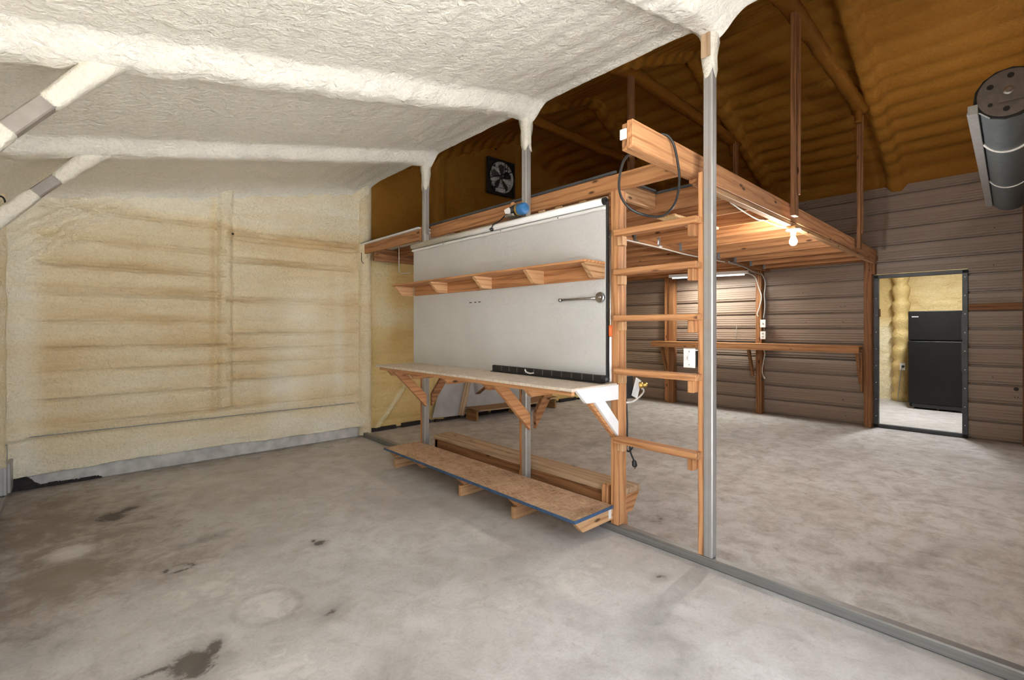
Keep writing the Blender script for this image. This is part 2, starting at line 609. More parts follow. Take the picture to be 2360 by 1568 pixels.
def lathe(name, prof, origin, axis, mat, parent=None, seg=24, smooth=True):
    """prof: list of (radius, distance along axis)"""
    az = Vector(axis).normalized()
    ax = az.orthogonal().normalized(); ay = az.cross(ax)
    vs, fs = [], []
    for (r, h) in prof:
        for k in range(seg):
            an = 2 * math.pi * k / seg
            vs.append(((max(r, 1e-4)) * math.cos(an), (max(r, 1e-4)) * math.sin(an), h))
    for i in range(len(prof) - 1):
        for k in range(seg):
            a = i * seg + k; b = i * seg + (k + 1) % seg
            fs.append((a, b, b + seg, a + seg))
    fs.append(tuple(range(seg))[::-1])
    fs.append(tuple(range((len(prof) - 1) * seg, len(prof) * seg)))
    me = mesh_from(name, vs, fs, mat)
    bm = bmesh.new(); bm.from_mesh(me)
    bmesh.ops.recalc_face_normals(bm, faces=list(bm.faces))
    for f in bm.faces:
        f.smooth = smooth and len(f.verts) == 4
    for e in bm.edges:
        if len(e.link_faces) == 2 and e.calc_face_angle(0) > 0.6:
            e.smooth = False
    bm.to_mesh(me); bm.free()
    return place(bpy.data.objects.new(name, me), parent, origin, Matrix((ax, ay, az)).transposed())


def sheet(name, U, V, fn, mat, parent=None, keep=None, tone=None, attr='tone', thick=0.0):
    """surface over a (u, v) grid; fn(u, v) -> x, y, z arrays"""
    u, v = np.meshgrid(U, V, indexing='ij')
    x, y, z = fn(u, v)
    x = np.broadcast_to(x, u.shape); y = np.broadcast_to(y, u.shape); z = np.broadcast_to(z, u.shape)
    nu, nv = u.shape
    co = np.stack([x, y, z], -1).reshape(-1, 3).astype(np.float32)
    idx = np.arange(nu * nv).reshape(nu, nv)
    q = np.stack([idx[:-1, :-1], idx[1:, :-1], idx[1:, 1:], idx[:-1, 1:]], -1).reshape(-1, 4)
    if keep is not None:
        uc = (u[:-1, :-1] + u[1:, 1:]) / 2; vc = (v[:-1, :-1] + v[1:, 1:]) / 2
        q = q[keep(uc, vc).reshape(-1)]
    me = bpy.data.meshes.new(name)
    me.vertices.add(len(co)); me.vertices.foreach_set('co', co.reshape(-1))
    me.loops.add(len(q) * 4); me.loops.foreach_set('vertex_index', q.reshape(-1).astype(np.int32))
    me.polygons.add(len(q))
    me.polygons.foreach_set('loop_start', np.arange(0, len(q) * 4, 4, dtype=np.int32))
    me.polygons.foreach_set('loop_total', np.full(len(q), 4, dtype=np.int32))
    me.polygons.foreach_set('use_smooth', np.ones(len(q), dtype=bool))
    me.update(calc_edges=True)
    me.materials.append(mat)
    if tone is not None:
        t = tone(u, v)
        if isinstance(t, tuple):
            ca = me.color_attributes.new(attr, 'FLOAT_COLOR', 'POINT')
            arr = np.stack([np.broadcast_to(a, u.shape) for a in t] + [np.ones_like(u)], -1)
            ca.data.foreach_set('color', arr.reshape(-1).astype(np.float32))
        else:
            a = me.attributes.new(attr, 'FLOAT', 'POINT')
            a.data.foreach_set('value', np.broadcast_to(t, u.shape).reshape(-1).astype(np.float32))
    o = bpy.data.objects.new(name, me)
    link(o, parent)
    return o


def foam_bar(name, A, B, hw, mat, parent=None, n=24, seed=1, ends=(1.0, 1.0), flare=0.15, rough=0.007, up=(0, 1, 0)):
    """square tube buried in sprayed foam: rounded square section with lumpy skin; ends = growth of each end"""
    A, B = Vector(A), Vector(B)
    ex = (B - A).normalized(); ey = (Vector(up) - ex * ex.dot(Vector(up))).normalized(); ez = ex.cross(ey)
    L = (B - A).length
    m = 16
    vs, fs = [], []
    for i in range(n + 1):
        t = i / n
        g = 1 + (ends[0] - 1) * math.exp(-t * L / flare) + (ends[1] - 1) * math.exp(-(1 - t) * L / flare)
        for k in range(m):
            a = 2 * math.pi * (k + 0.5) / m
            cx_, cy_ = math.cos(a), math.sin(a)
            sq = 0.72 / max(abs(cx_), abs(cy_)) + 0.28
            r = hw * g * sq + rough * 2 * (float(fbm(np.array(t * L * 14.0), np.array(k * 0.45), seed)) - 0.5)
            vs.append(A + ex * (t * L) + (ey * cx_ + ez * cy_) * r - (A + B) / 2)
    for i in range(n):
        for k in range(m):
            a, b = i * m + k, i * m + (k + 1) % m
            fs.append((a, b, b + m, a + m))
    fs.append(tuple(range(m))[::-1]); fs.append(tuple(range(n * m, (n + 1) * m)))
    return place(bpy.data.objects.new(name, mesh_from(name, vs, fs, mat, True)), parent, (A + B) / 2)


def gau(x, s):
    return np.exp(-(x / s) ** 2)


# plan of the building (metres): lean-to bay x -0.42..2.75, main bay x 2.75..8.33, back wall y 5.9, front wall y -0.12
XL, XP, XD, YB, YF = -0.42, 2.75, 8.33, 5.90, -0.14
POST_Y = [4.37, 2.839, 1.293]            # steel posts in the partition line
CEIL = lambda x: 2.635 + 0.215 * x       # lean-to ceiling
ROOF = lambda x: 4.72 - 0.44 * np.abs(x - 5.54)   # main gable roof

# ================================================================== SETTING
def struct(o, label=None, cat=None):
    o['kind'] = 'structure'
    return tag(o, label, cat)


# ---- floor slab with spills and water stains
def blob(x, y, cx, cy, rx, ry, a=0.0):
    c, s = math.cos(a), math.sin(a)
    dx, dy = x - cx, y - cy
    d = np.sqrt(((dx * c + dy * s) / rx) ** 2 + ((-dx * s + dy * c) / ry) ** 2)
    return np.clip(1.0 - 0.5 * d, 0, 1)


def floor_tone(x, y):
    dark = np.zeros_like(x)
    for args, k in (((0.20, 4.60, 0.10, 0.11, 0.5), 1.0), ((0.33, 4.72, 0.08, 0.06, 0.5), 0.95),
                    ((1.175, 3.135, 0.045, 0.04), 1.15), ((1.16, 3.20, 0.02, 0.02), 1.0),
                    ((0.36, 2.36, 0.10, 0.13, 0.3), 1.0), ((0.46, 2.43, 0.035, 0.07, -0.3), 1.05), ((0.24, 2.42, 0.12, 0.03, 0.1), 0.9),
                    ((3.16, 1.82, 0.22, 0.20), 0.62), ((2.02, 1.22, 0.22, 0.10, 0.6), 0.50), ((1.80, 0.98, 0.20, 0.11, 0.4), 0.46),
                    ((2.43, 1.42, 0.06, 0.04), 0.70), ((3.35, 0.60, 0.11, 0.10), 0.58), ((3.92, 0.43, 0.30, 0.05, -0.2), 0.66),
                    ((2.58, 0.45, 0.10, 0.07), 0.52), ((0.95, 1.75, 0.22, 0.10, 0.7), 0.50), ((0.66, 3.72, 0.14, 0.05, 0.3), 0.56),
                    ((0.49, 4.93, 0.10, 0.06, 0.3), 0.66), ((0.95, 2.35, 0.11, 0.06, 0.5), 0.60), ((3.05, 2.6, 0.25, 0.12), 0.42),
                    ((-0.12, 2.95, 0.10, 0.16), 0.60), ((5.2, 1.6, 0.25, 0.12), 0.48), ((6.3, 2.6, 0.5, 0.2), 0.45), ((4.6, 3.6, 0.4, 0.12), 0.47)):
        dark = np.maximum(dark, k * blob(x, y, *args))
    ring = np.abs(np.sqrt(((x - 0.45) / 0.075) ** 2 + ((y - 3.36) / 0.05) ** 2) - 0.9)
    dark = np.maximum(dark, 0.95 * np.clip(1 - 2.0 * ring, 0, 1))
    ring2 = np.abs(np.sqrt(((x - 0.72) / 0.15) ** 2 + ((y - 2.60) / 0.16) ** 2) - 1.0)
    dark = np.maximum(dark, 0.46 * np.clip(1 - 5 * ring2, 0, 1))
    n = fbm(x * 2.2, y * 2.2, 3, 5)
    brown = sstep(1.15, -0.15, x + 0.25 * (y - 4)) * sstep(2.75, 3.6, y) * (0.35 + 1.0 * n) * 0.92
    brown = np.maximum(brown, 0.55 * sstep(5.3, 5.9, y) * (x < 2.7))
    brown = np.maximum(brown, 0.95 * blob(x, y, 0.22, 4.20, 0.24, 0.30, 0.4))
    brown = np.maximum(brown, 0.80 * blob(x, y, -0.15, 3.32, 0.25, 0.22))
    brown = np.maximum(brown, 0.30 * (x > 2.76) * (x < 8.35) * (0.75 + 0.4 * n))
    pale = 0.75 * blob(x, y, -0.02, 4.05, 0.12, 0.13) + 0.7 * blob(x, y, 0.72, 2.60, 0.14, 0.15)
    pale = np.maximum(pale, 0.62 * blob(x, y, 0.55, 2.05, 0.30, 0.25)) + 0.55 * blob(x, y, 1.9, 1.7, 0.5, 0.35)
    pale = pale + 0.6 * blob(x, y, 0.55, 3.0, 0.35, 0.20)
    brown = brown * (1 - sstep(0.3, 0.6, pale))
    return dark, brown, pale


FU = np.concatenate([np.arange(-0.6, 3.2, 0.022), np.arange(3.2, 12.6, 0.06)])
fl = sheet('floor', FU, np.arange(-0.22, 6.4, 0.03), lambda u, v: (u, v, 0.0015 * (fbm(u * 3, v * 3, 9) - 0.5)),
           M['concrete'], tone=floor_tone, attr='stain')
struct(fl, 'worn grey concrete floor with brown water stains and dark spills', 'floor')
g = sheet('ground', np.linspace(-30, 40, 30), np.linspace(-40, -0.2, 20), lambda u, v: (u, v, -0.02 + 0 * u), M['ground'])
struct(g, 'pale gravel ground outside the open doorways', 'ground')

# ---- back wall of the lean-to bay: sprayed foam over corrugated sheeting
GROOVES_L = [2.46, 2.18, 1.95, 1.735, 1.70, 1.45, 1.21, 1.0, 0.75, 0.52]
GROOVES_R = [2.41, 2.36, 2.12, 1.69, 1.33, 1.16, 1.01, 0.82, 0.53]


def bw_depth(x, z):
    d = np.zeros_like(x)
    wob = 0.012 * (fbm(x * 1.5, z * 0.5, 21) - 0.5)
    left = x < 1.20
    for lst, m in ((GROOVES_L, left), (GROOVES_R, ~left)):
        for k, z0 in enumerate(lst):
            zz = z - z0 - wob - 0.01 * math.sin(3.1 * k) * (x - 1)
            amp = 0.6 + 0.8 * vnoise(x * 2.0, z0 * 11 + 0 * x, 5)
            d = d + np.where(m, amp * (-0.034 * gau(zz, 0.009) + 0.022 * gau(zz - 0.026, 0.016) + 0.008 * gau(zz + 0.03, 0.02)), 0)
    fade = sstep(2.72, 2.58, x) * sstep(-0.36, -0.15, x)
    d = d * fade
    d = d + 0.042 * sstep(0.075, 0.035, np.abs(x - 1.20)) * sstep(0.50, 0.58, z)      # foamed stud
    d = d - 0.012 * gau(np.abs(x - 1.20) - 0.085, 0.012) * sstep(0.50, 0.58, z)
    d = d + 0.030 * sstep(0.54, 0.50, z) * sstep(0.42, 0.455, z)                      # girt
    d = d + 0.05 * sstep(0.40, 0.25, z) * fbm(x * 3, z * 9, 31) + 0.012 * sstep(0.45, 0.2, z)
    top = CEIL(x)
    d = d + 0.14 * np.exp(-np.clip(top - 0.03 - z, 0, 9) / 0.09)
    d = d + 0.10 * np.exp(-np.clip(x - XL, 0, 9) / 0.07) + 0.06 * np.exp(-np.clip(2.72 - x, 0, 9) / 0.05)
    calm = sstep(0.02, 0.22, top - z)
    # thick diagonal build-up in the upper left corner and fan marks by the stud head
    s = (x + 0.30) * 0.75 - (z - 2.05)
    d = d + calm * sstep(0.55, -0.25, s) * (0.045 + 0.030 * np.sin(s * 34 + 4 * fbm(x * 3, z * 3, 8)))
    r = np.hypot(x - 1.2, (z - 2.70) * 1.4)
    d = d + calm * 0.02 * sstep(0.6, 0.2, r) * (0.5 + 0.5 * np.sin(np.arctan2(z - 2.75, x - 1.2) * 11))
    d = d + 0.022 * (fbm(x * 5, z * 9, 40) - 0.5) + 0.006 * (fbm(x * 26, z * 34, 41) - 0.5)
    return d


def bw_tone(x, z):
    n = fbm(x * 1.6, z * 1.8, 60)
    t = 0.46 + 0.34 * (n - 0.5)
    t = t + 0.35 * sstep(0.5, 0.1, z) + 0.30 * sstep(2.35, 2.75, z)
    t = t + 0.45 * blob(x, z, 1.75, 0.75, 0.20, 0.35) + 0.35 * blob(x, z, 2.45, 1.2, 0.05, 0.6) + 0.3 * blob(x, z, 2.1, 1.5, 0.18, 0.35) + 0.25 * blob(x, z, 0.45, 0.85, 0.30, 0.22)
    t = t - 0.20 * blob(x, z, 2.25, 2.35, 0.35, 0.25) - 0.18 * blob(x, z, 1.55, 0.65, 0.07, 0.4) - 0.12 * blob(x, z, 0.55, 1.35, 0.5, 0.2)
    t = t + 0.35 * sstep(-0.15, -0.32, x) + 0.25 * sstep(0.55, -0.25, (x + 0.3) * 0.75 - (z - 2.05))
    for lst, m in ((GROOVES_L, x < 1.2), (GROOVES_R, x >= 1.2)):          # orange drips and streaks of the spray passes
        for k, z0 in enumerate(lst):
            t = t - np.where(m, 0.26 * vnoise(x * 1.7 + 9 * k, z0 + 0 * x, 66) * gau(z - z0 - 0.035, 0.05), 0)
    t = t - 0.22 * gau(x - 1.09, 0.03) * (z > 0.5)
    return t


wb = sheet('wall_back', np.arange(-0.47, 2.801, 0.014), np.arange(0.0, 3.40, 0.013),
           lambda x, z: (x, 5.885 - bw_depth(x, z), np.maximum(z, 0.135 + 0.05 * (fbm(x * 1.7, 0 * x, 77) - 0.5) + 0.012 * (fbm(x * 14, 0 * x, 78) - 0.5))),
           M['foam_wall'], keep=lambda x, z: (z < CEIL(x) + 0.12), tone=bw_tone)
struct(wb, 'pale yellow sprayed foam back wall of the lean-to bay', 'wall')
cb = box('curb', (-0.45, 5.87, 0.0), (2.72, 6.05, 0.155), M['curb'], wb, 0.01)
wires = tube('wire', [(-0.30, 5.845, 0.455), (0.5, 5.842, 0.452), (1.2, 5.838, 0.449), (2.0, 5.84, 0.446), (2.62, 5.842, 0.442)], 0.0045, M['cable_grey'], wb, 6)
ta = sheet('tar_patch', np.arange(-0.40, 0.22, 0.008), np.arange(0.004, 0.15, 0.006),
           lambda x, z: (x, 5.862 - 0.012 * fbm(x * 20, z * 20, 3), z), M['tar'], wb,
           keep=lambda x, z: z < (0.13 * sstep(-0.20, -0.36, x) + 0.034) * (0.65 + 0.7 * fbm(x * 22, z * 22, 4)) * sstep(0.22, 0.16, x))
nut = lathe('bolt_head', [(0.012, 0), (0.012, 0.01), (0.006, 0.014)], (1.255, 5.80, 2.40), (0, -1, 0), M['tar'], wb, 8)

# ---- left wall
def lw_depth(y, z):
    return 0.03 * (fbm(y * 4, z * 5, 50) - 0.5) + 0.05 * np.exp(-np.clip(5.9 - y, 0, 9) / 0.06) + 0.05 * sstep(0.14, 0.05, np.abs(y - 5.56)) \
        + 0.05 * sstep(0.12, 0.05, np.abs(y - 4.37)) + 0.05 * sstep(0.12, 0.05, np.abs(y - 2.839))


wl = sheet('wall_left', np.arange(-0.2, 6.0, 0.03), np.arange(0, 2.7, 0.03),
           lambda y, z: (XL - 0.03 + lw_depth(y, z), y, np.maximum(z, 0.30 + 0.1 * (fbm(y * 3, 0 * y, 52) - 0.5))), M['foam_wall'],
           tone=lambda y, z: 0.55 + 0.3 * (fbm(y * 2, z * 2, 51) - 0.5))
struct(wl, 'yellow sprayed foam side wall at the far left', 'wall')
sheet('skirt', np.array([-0.2, 6.0]), np.array([0.0, 0.4]), lambda y, z: (XL - 0.045 + 0 * y, y, z), M['siding'], wl)
lr = box('base_rail', (XL - 0.035, 0.0, 0.0), (XL + 0.022, 5.86, 0.057), M['steel'], None, 0.006)
tag(lr, 'thin steel base rail along the foot of the left wall', 'base rail')
lp = thing('corner_post', 'grey steel corner post foot below the left wall foam', 'post', (-0.40, 5.56, 0))
box('tube', (-0.455, 5.53, 0.058), (-0.392, 5.59, 0.46), M['steel'], lp, 0.006)
box('base_plate', (-0.40, 5.60, 0.058), (-0.375, 5.80, 0.30), M['steel'], lp, 0.004)
hk = thing('wall_hook', 'small dark metal hook on the left wall', 'hook', (-0.36, 4.62, 2.18))
tube('hook_wire', [(-0.40, 4.62, 2.26), (-0.35, 4.62, 2.265), (-0.335, 4.62, 2.22), (-0.35, 4.62, 2.18), (-0.375, 4.62, 2.19)], 0.006, M['black'], hk, 6)
box('hook_plate', (-0.41, 4.60, 2.20), (-0.395, 4.64, 2.29), M['black'], hk)

# ---- lean-to ceiling with foamed-over rafters
def lc_z(x, y):
    z = CEIL(x) + 0.010 * (fbm(x * 5, y * 1.5, 90) - 0.5)
    ribs = np.sin(2 * math.pi * x / 0.205 + 0.8 * fbm(x * 0.5, y * 0.7, 95))
    z = z + 0.0042 * ribs * (0.4 + 0.9 * fbm(x * 0.8, y * 0.8, 96))
    for yr in POST_Y + [-0.22]:
        w = 0.012 * (fbm(x * 4, 0 * x + yr, 91) - 0.5)
        dy = y - yr + w
        dy = np.where(dy < 0, -dy * 0.66, dy)          # the side towards the doorway is sprayed out to a long slope
        drop = 0.072 * (1 + 0.35 * (fbm(x * 7, y * 7, 92) - 0.5)) * sstep(0.120 + 0.03 * fbm(x * 9, 0 * x + yr, 94), 0.030, dy) + 0.020 * gau(y - yr, 0.16)
        z = z - drop * sstep(-0.5, -0.2, x)
    z = z - 0.15 * np.exp(-np.clip(5.86 - y, 0, 9) / 0.11) - 0.10 * np.exp(-np.clip(x - XL, 0, 9) / 0.08)
    z = z - 0.02 * np.exp(-np.clip(2.78 - x, 0, 9) / 0.05)
    for yr in POST_Y:
        z = z - 0.03 * sstep(2.55, 2.76, x) * gau(y - yr, 0.075)
    z = z + 0.007 * (fbm(x * 24, y * 18, 93) - 0.5)
    return z


ce = sheet('ceiling', np.arange(-0.47, 2.80, 0.0145), np.concatenate([np.arange(-0.24, 0.6, 0.05), np.arange(0.6, 5.96, 0.0155)]),
           lambda x, y: (x, y, lc_z(x, y)), M['foam_ceiling'],
           tone=lambda x, y: 0.62 + 0.25 * (fbm(x * 1.2, y * 1.2, 97) - 0.5) + 0.12 * sum(gau(y - yr, 0.09) for yr in POST_Y))
struct(ce, 'sloping cream sprayed foam ceiling of the lean-to bay', 'ceiling')
rb = np.arange(-0.24, 6.0, 0.02)
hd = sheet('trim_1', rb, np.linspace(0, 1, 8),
           lambda y, t: (2.786 + 0.02 * np.sin(t * 3.1) * (1 - t), y, lc_z(np.full_like(y, 2.786), y) * (1 - t) + t * 3.52), M['foam_brown_shade'],
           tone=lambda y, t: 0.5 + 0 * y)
struct(hd, 'foam edge where the lean-to ceiling meets the main roof', 'trim')

# ---- main roof, shade-browned foam with ribs along the building
def mr_z(x, y):
    z = ROOF(x) + 0.014 * np.sin(2 * math.pi * x / 0.21 + 0.6 * fbm(x * 0.4, y * 0.5, 111)) * (0.5 + 0.8 * fbm(x * 0.9, y * 0.7, 112))
    z = z + 0.02 * (fbm(x * 3, y * 1.0, 113) - 0.5)
    for yr in POST_Y + [-0.1]:
        z = z - 0.085 * sstep(0.12, 0.045, np.abs(y - yr + 0.03 * (fbm(x * 3, 0 * x + yr, 114) - 0.5)))
    z = z - 0.16 * np.exp(-np.clip(6.0 - y, 0, 9) / 0.09) - 0.13 * np.exp(-np.clip(8.30 - x, 0, 9) / 0.10)
    return z


mr = sheet('ceiling', np.arange(2.76, 8.40, 0.026), np.arange(-0.24, 6.1, 0.026), lambda x, y: (x, y, mr_z(x, y)), M['foam_brown_shade'],
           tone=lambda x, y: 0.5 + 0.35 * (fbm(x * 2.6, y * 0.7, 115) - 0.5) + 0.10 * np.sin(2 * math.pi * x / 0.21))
struct(mr, 'shade-browned foam underside of the main gable roof', 'ceiling')
for k, (yr, dy0, dy1) in enumerate(((4.37, 0.03, 0.05), (2.839, 0.05, 0.07), (1.293, 0.09, 0.14))):
    foam_bar('collar_tie', (4.10, yr + dy0, 4.09), (7.00, yr + dy1, 4.05), 0.060, M['foam_brown_shade'], mr, 60, 200 + k, (1.5, 1.5), 0.16, 0.012)
    foam_bar('foam_knee', (6.90, yr + dy1, 4.22), (6.90, yr + dy1, 3.84), 0.034, M['foam_brown_shade'], mr, 14, 210 + k, (2.2, 1.0), 0.12, 0.008)

# ---- back wall of the main bay: golden foam below, shade-browned foam gable above
def bm_depth(x, z):
    d = 0.03 * (fbm(x * 5, z * 8, 120) - 0.5)
    for k in range(28):
        z0 = 0.12 + k * 0.104 + 0.03 * math.sin(k * 2.4)
        d = d - 0.008 * (0.4 + vnoise(x * 2, z0 * 9 + 0 * x, 6)) * gau(z - z0 - 0.02 * (fbm(x * 2, z, 122) - 0.5), 0.012)
    for xs in (4.05, 5.55, 7.05):
        d = d + 0.035 * sstep(0.08, 0.03, np.abs(x - xs))
    s = z - (x - 2.9) * 1.25 + 0.10                                # diagonal brace hidden under the foam
    d = d + 0.035 * sstep(0.09, 0.04, np.abs(s)) * sstep(0.95, 0.75, z)
    return d + 0.008 * (fbm(x * 30, z * 30, 121) - 0.5)


wbm = sheet('wall_back', np.arange(2.74, 8.40, 0.02), np.arange(0.0, 2.46, 0.016),
            lambda x, z: (x, 6.02 - bm_depth(x, z), np.maximum(z, 0.035 + 0.05 * (fbm(x * 5, 0 * x, 124) - 0.5))), M['foam_gold'],
            tone=lambda x, z: 0.40 + 0.5 * (fbm(x * 2.5, z * 1.6, 123) - 0.5) + 0.5 * blob(x, z, 3.10, 1.75, 0.12, 0.5) + 0.5 * blob(x, z, 3.35, 1.55, 0.3, 0.12)
            + 0.4 * sstep(0.07, 0.03, np.abs(z - (x - 2.9) * 1.25 + 0.10)) * (z < 0.9))
struct(wbm, 'golden foam back wall behind the workbench', 'wall')
for k in range(9):                                                # dark strips along the foot of the foam
    box('dark_strip', (2.84 + k * 0.55, 5.985, 0.002), (3.30 + k * 0.55, 6.03, 0.05 + 0.012 * math.sin(k * 2.1)), M['tar'], wbm)


def gb_depth(x, z):
    d = 0.02 * (fbm(x * 3, z * 3, 130) - 0.5) + 0.007 * (fbm(x * 20, z * 20, 131) - 0.5)
    for xs in (4.05, 5.70, 7.05):
        d = d + 0.03 * sstep(0.12, 0.04, np.abs(x - xs))
    d = d + 0.10 * np.exp(-np.clip(ROOF(x) - z, 0, 9) / 0.08)
    return d


wg = sheet('wall_back', np.arange(2.74, 8.40, 0.03), np.arange(2.44, 4.80, 0.03), lambda x, z: (x, 6.02 - gb_depth(x, z), z), M['foam_brown_shade'],
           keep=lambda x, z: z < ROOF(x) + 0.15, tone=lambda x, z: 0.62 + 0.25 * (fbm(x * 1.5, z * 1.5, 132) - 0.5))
struct(wg, 'shade-browned foam gable above the loft with the exhaust fan', 'wall')

# foamed column where the partition meets the back wall
cp = sheet('trim_2', np.linspace(0, 1, 26), np.arange(0.02, 3.30, 0.02),
           lambda t, z: (2.69 + 0.17 * t + 0 * z, 5.86 - (0.07 + 0.02 * fbm(t * 3, z * 4, 141)) * np.clip(np.sin(np.pi * t), 0, 1) ** 0.45 - 0.25 * sstep(3.0, 3.3, z) * 0, z),
           M['foam_wall'], tone=lambda t, z: 0.55 + 0.3 * (fbm(t, z * 3, 142) - 0.5))
struct(cp, 'foam-covered corner column at the end of the partition', 'trim')
tube('wire', [(2.70, 5.79, 2.35), (2.695, 5.775, 2.25), (2.72, 5.77, 2.21)], 0.004, M['black'], cp, 6)

# ---- door wall: horizontal ribbed steel sheets
RIB0, PITCH = 1.383, 0.2286


def rib_profile(z):
    k = (((z - RIB0) / PITCH + 0.25) % 1.0 - 0.25) * PITCH          # height above the slot below, -0.057..0.171
    d = 0.045 * np.clip((0.016 - np.abs(k)) / 0.006, 0, 1)
    d = d + 0.016 * np.clip((0.009 - np.abs(k - 0.036)) / 0.004, 0, 1)
    for c_ in (0.078, 0.112, 0.146):
        d = d + 0.006 * np.clip((0.010 - np.abs(k - c_)) / 0.005, 0, 1)
    return d


wr = bpy.data.objects.new('wall_right', None)
COL.objects.link(wr)
wr.location = (XD, 0, 0)
struct(wr, 'taupe ribbed steel siding wall with the doorway', 'wall')
fine = []
for k in range(-8, 14):
    zc = RIB0 + k * PITCH
    for a_ in (-0.016, -0.010, 0.010, 0.016, 0.027, 0.031, 0.041, 0.045, 0.068, 0.073, 0.083, 0.088, 0.102, 0.107, 0.117, 0.122, 0.136, 0.141, 0.151, 0.156):
        fine.append(zc + a_)
fine = np.array(sorted(fine))
edges = [-0.02, 0.355, 1.269, 2.145, 3.098, 3.66]


def flat_sheet(*a, **k):
    o = sheet(*a, **k)
    o.data.polygons.foreach_set('use_smooth', np.zeros(len(o.data.polygons), dtype=bool))
    return o


def siding(y0, y1, z0, z1):
    zs = np.concatenate([[z0], fine[(fine > z0 + 0.004) & (fine < z1 - 0.004)], [z1]])
    o = flat_sheet('siding_sheet', np.array([y1, y0]) - 0.0, zs, lambda y, z: (rib_profile(z) , y, z), M['siding'], wr)
    return o


for a, b in zip(edges[:-1], edges[1:]):
    for (y0, y1) in ((4.62, 6.08), (3.07, 4.62), (1.545, 3.07)):
        siding(y0, y1, a, b)
    if b <= 2.15:
        siding(-0.16, 0.585, a, b)
    else:
        siding(0.585, 1.545, max(a, 2.13), b)
        siding(-0.16, 0.585, a, b)
rnd = random.Random(3)
for k in range(26):
    yy = rnd.choice([0.15, 0.35, 2.4, 3.9, 1.9]); kk = rnd.randint(-6, 8)
    if 0.56 < yy < 1.57: continue
    lathe('screw', [(0.006, 0), (0.006, 0.004), (0.003, 0.006)], (XD + 0.002, yy + rnd.uniform(-0.05, 0.05), RIB0 + (kk + 0.42) * PITCH), (-1, 0, 0), M['tar'], wr, 6)

lathe('knockout', [(0.020, 0), (0.022, 0.006), (0.012, 0.010)], (XD - 0.002, 0.165, 0.66), (-1, 0, 0), M['tar'], wr, 10)
# doorway frame
dr = bpy.data.objects.new('door_1', None)
COL.objects.link(dr); dr.location = (XD, 1.06, 0)
struct(dr, 'dark grey steel frame around the open doorway to the refrigerator', 'doorway')
FX0, FX1 = XD - 0.022, XD + 0.05
jl = box('jamb', (FX0, 1.492, 0.0), (FX1, 1.545, 2.13), M['darkframe'], dr)
jr = box('jamb', (FX0, 0.583, 0.0), (FX1, 0.636, 2.13), M['darkframe'], dr)
box('head', (FX0, 0.583, 2.085), (FX1, 1.545, 2.135), M['darkframe'], dr)
box('threshold', (FX0, 0.583, 0.0), (FX1, 1.545, 0.048), M['darkframe'], dr)
for k in range(9):
    for yy in (1.518, 0.61):
        lathe('screw', [(0.007, 0), (0.007, 0.004), (0.003, 0.006)], (FX0, yy, 0.16 + k * 0.235), (-1, 0, 0), M['screw'], jl if yy > 1 else jr, 8)
box('strike', (XD - 0.005, 1.475, 1.55), (XD + 0.03, 1.494, 1.66), M['pallet'], dr)
fw2 = box('trim_3', (XD - 0.04, -0.14, 1.615), (XD - 0.002, 0.575, 1.695), M['fir_old'])
struct(fw2, 'narrow wooden board on the siding right of the doorway', 'board')
fw3 = box('trim_4', (XD - 0.10, -0.02, 0.0), (XD - 0.025, 0.110, 3.3), M['rust'])
struct(fw3, 'reddish brown corner post at the far right edge', 'post')

# ---- refrigerator room beyond the doorway
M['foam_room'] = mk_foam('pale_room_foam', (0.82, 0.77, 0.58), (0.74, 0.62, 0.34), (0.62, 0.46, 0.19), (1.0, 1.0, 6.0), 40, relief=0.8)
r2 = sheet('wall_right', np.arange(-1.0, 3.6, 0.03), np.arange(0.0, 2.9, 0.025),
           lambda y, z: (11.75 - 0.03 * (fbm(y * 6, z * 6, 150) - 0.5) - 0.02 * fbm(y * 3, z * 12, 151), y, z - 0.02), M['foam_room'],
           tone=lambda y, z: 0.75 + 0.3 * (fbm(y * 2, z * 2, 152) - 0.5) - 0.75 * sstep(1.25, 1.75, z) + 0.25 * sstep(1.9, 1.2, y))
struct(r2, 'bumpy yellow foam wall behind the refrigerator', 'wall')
tube('foam_stud', [(11.62, 1.74, z) for z in np.arange(0, 2.95, 0.12)], 0.13, M['foam_room'], r2, 14, True, 2,
     [0.125 + 0.02 * math.sin(i * 1.3) + 0.012 * math.sin(i * 3.7) for i in range(50)])
for nm, (a, b) in (('wall_back', ((8.38, 3.5, 0), (11.9, 3.6, 2.9))), ('wall_front', ((8.38, -1.1, 0), (11.9, -1.0, 2.9)))):
    o = box(nm, a, b, M['foam_wall'], None, 0)
    struct(o, 'side wall of the refrigerator room', 'wall')
o = box('ceiling', (8.36, -1.1, 2.85), (11.9, 3.6, 2.95), M['foam_ceiling'], None, 0)
struct(o, 'ceiling of the refrigerator room', 'ceiling')

# ---- front wall with its two open doorways (behind the camera) and outer skins that keep light out
wf = bpy.data.objects.new('wall_front', None)
COL.objects.link(wf); wf.location = (0, YF, 0)
struct(wf, 'front wall with the open doorway behind the camera', 'wall')
for (x0, x1, z0, z1) in ((-0.6, -0.34, 0, 2.8), (2.22, 4.20, 0, 3.6), (7.90, 8.5, 0, 3.6), (-0.6, 2.22, 2.55, 3.4), (4.20, 7.90, 2.75, 3.6)):
    box('wall_section', (x0, YF - 0.08, z0), (x1, YF, z1), M['siding'], wf, 0)
for k in range(12):
    box('door_slat', (4.20, YF - 0.05, k * 0.23), (7.90, YF - 0.02, k * 0.23 + 0.229), M['siding'], wf, 0.004)
prism('gable', (2.6, YF, 3.5), (1, 0, 0), (0, 0, 1), [(0, 0), (5.9, 0), (5.9, 0.12), (2.94, 1.4), (0, 0.12)], 0.08, M['siding'], wf)
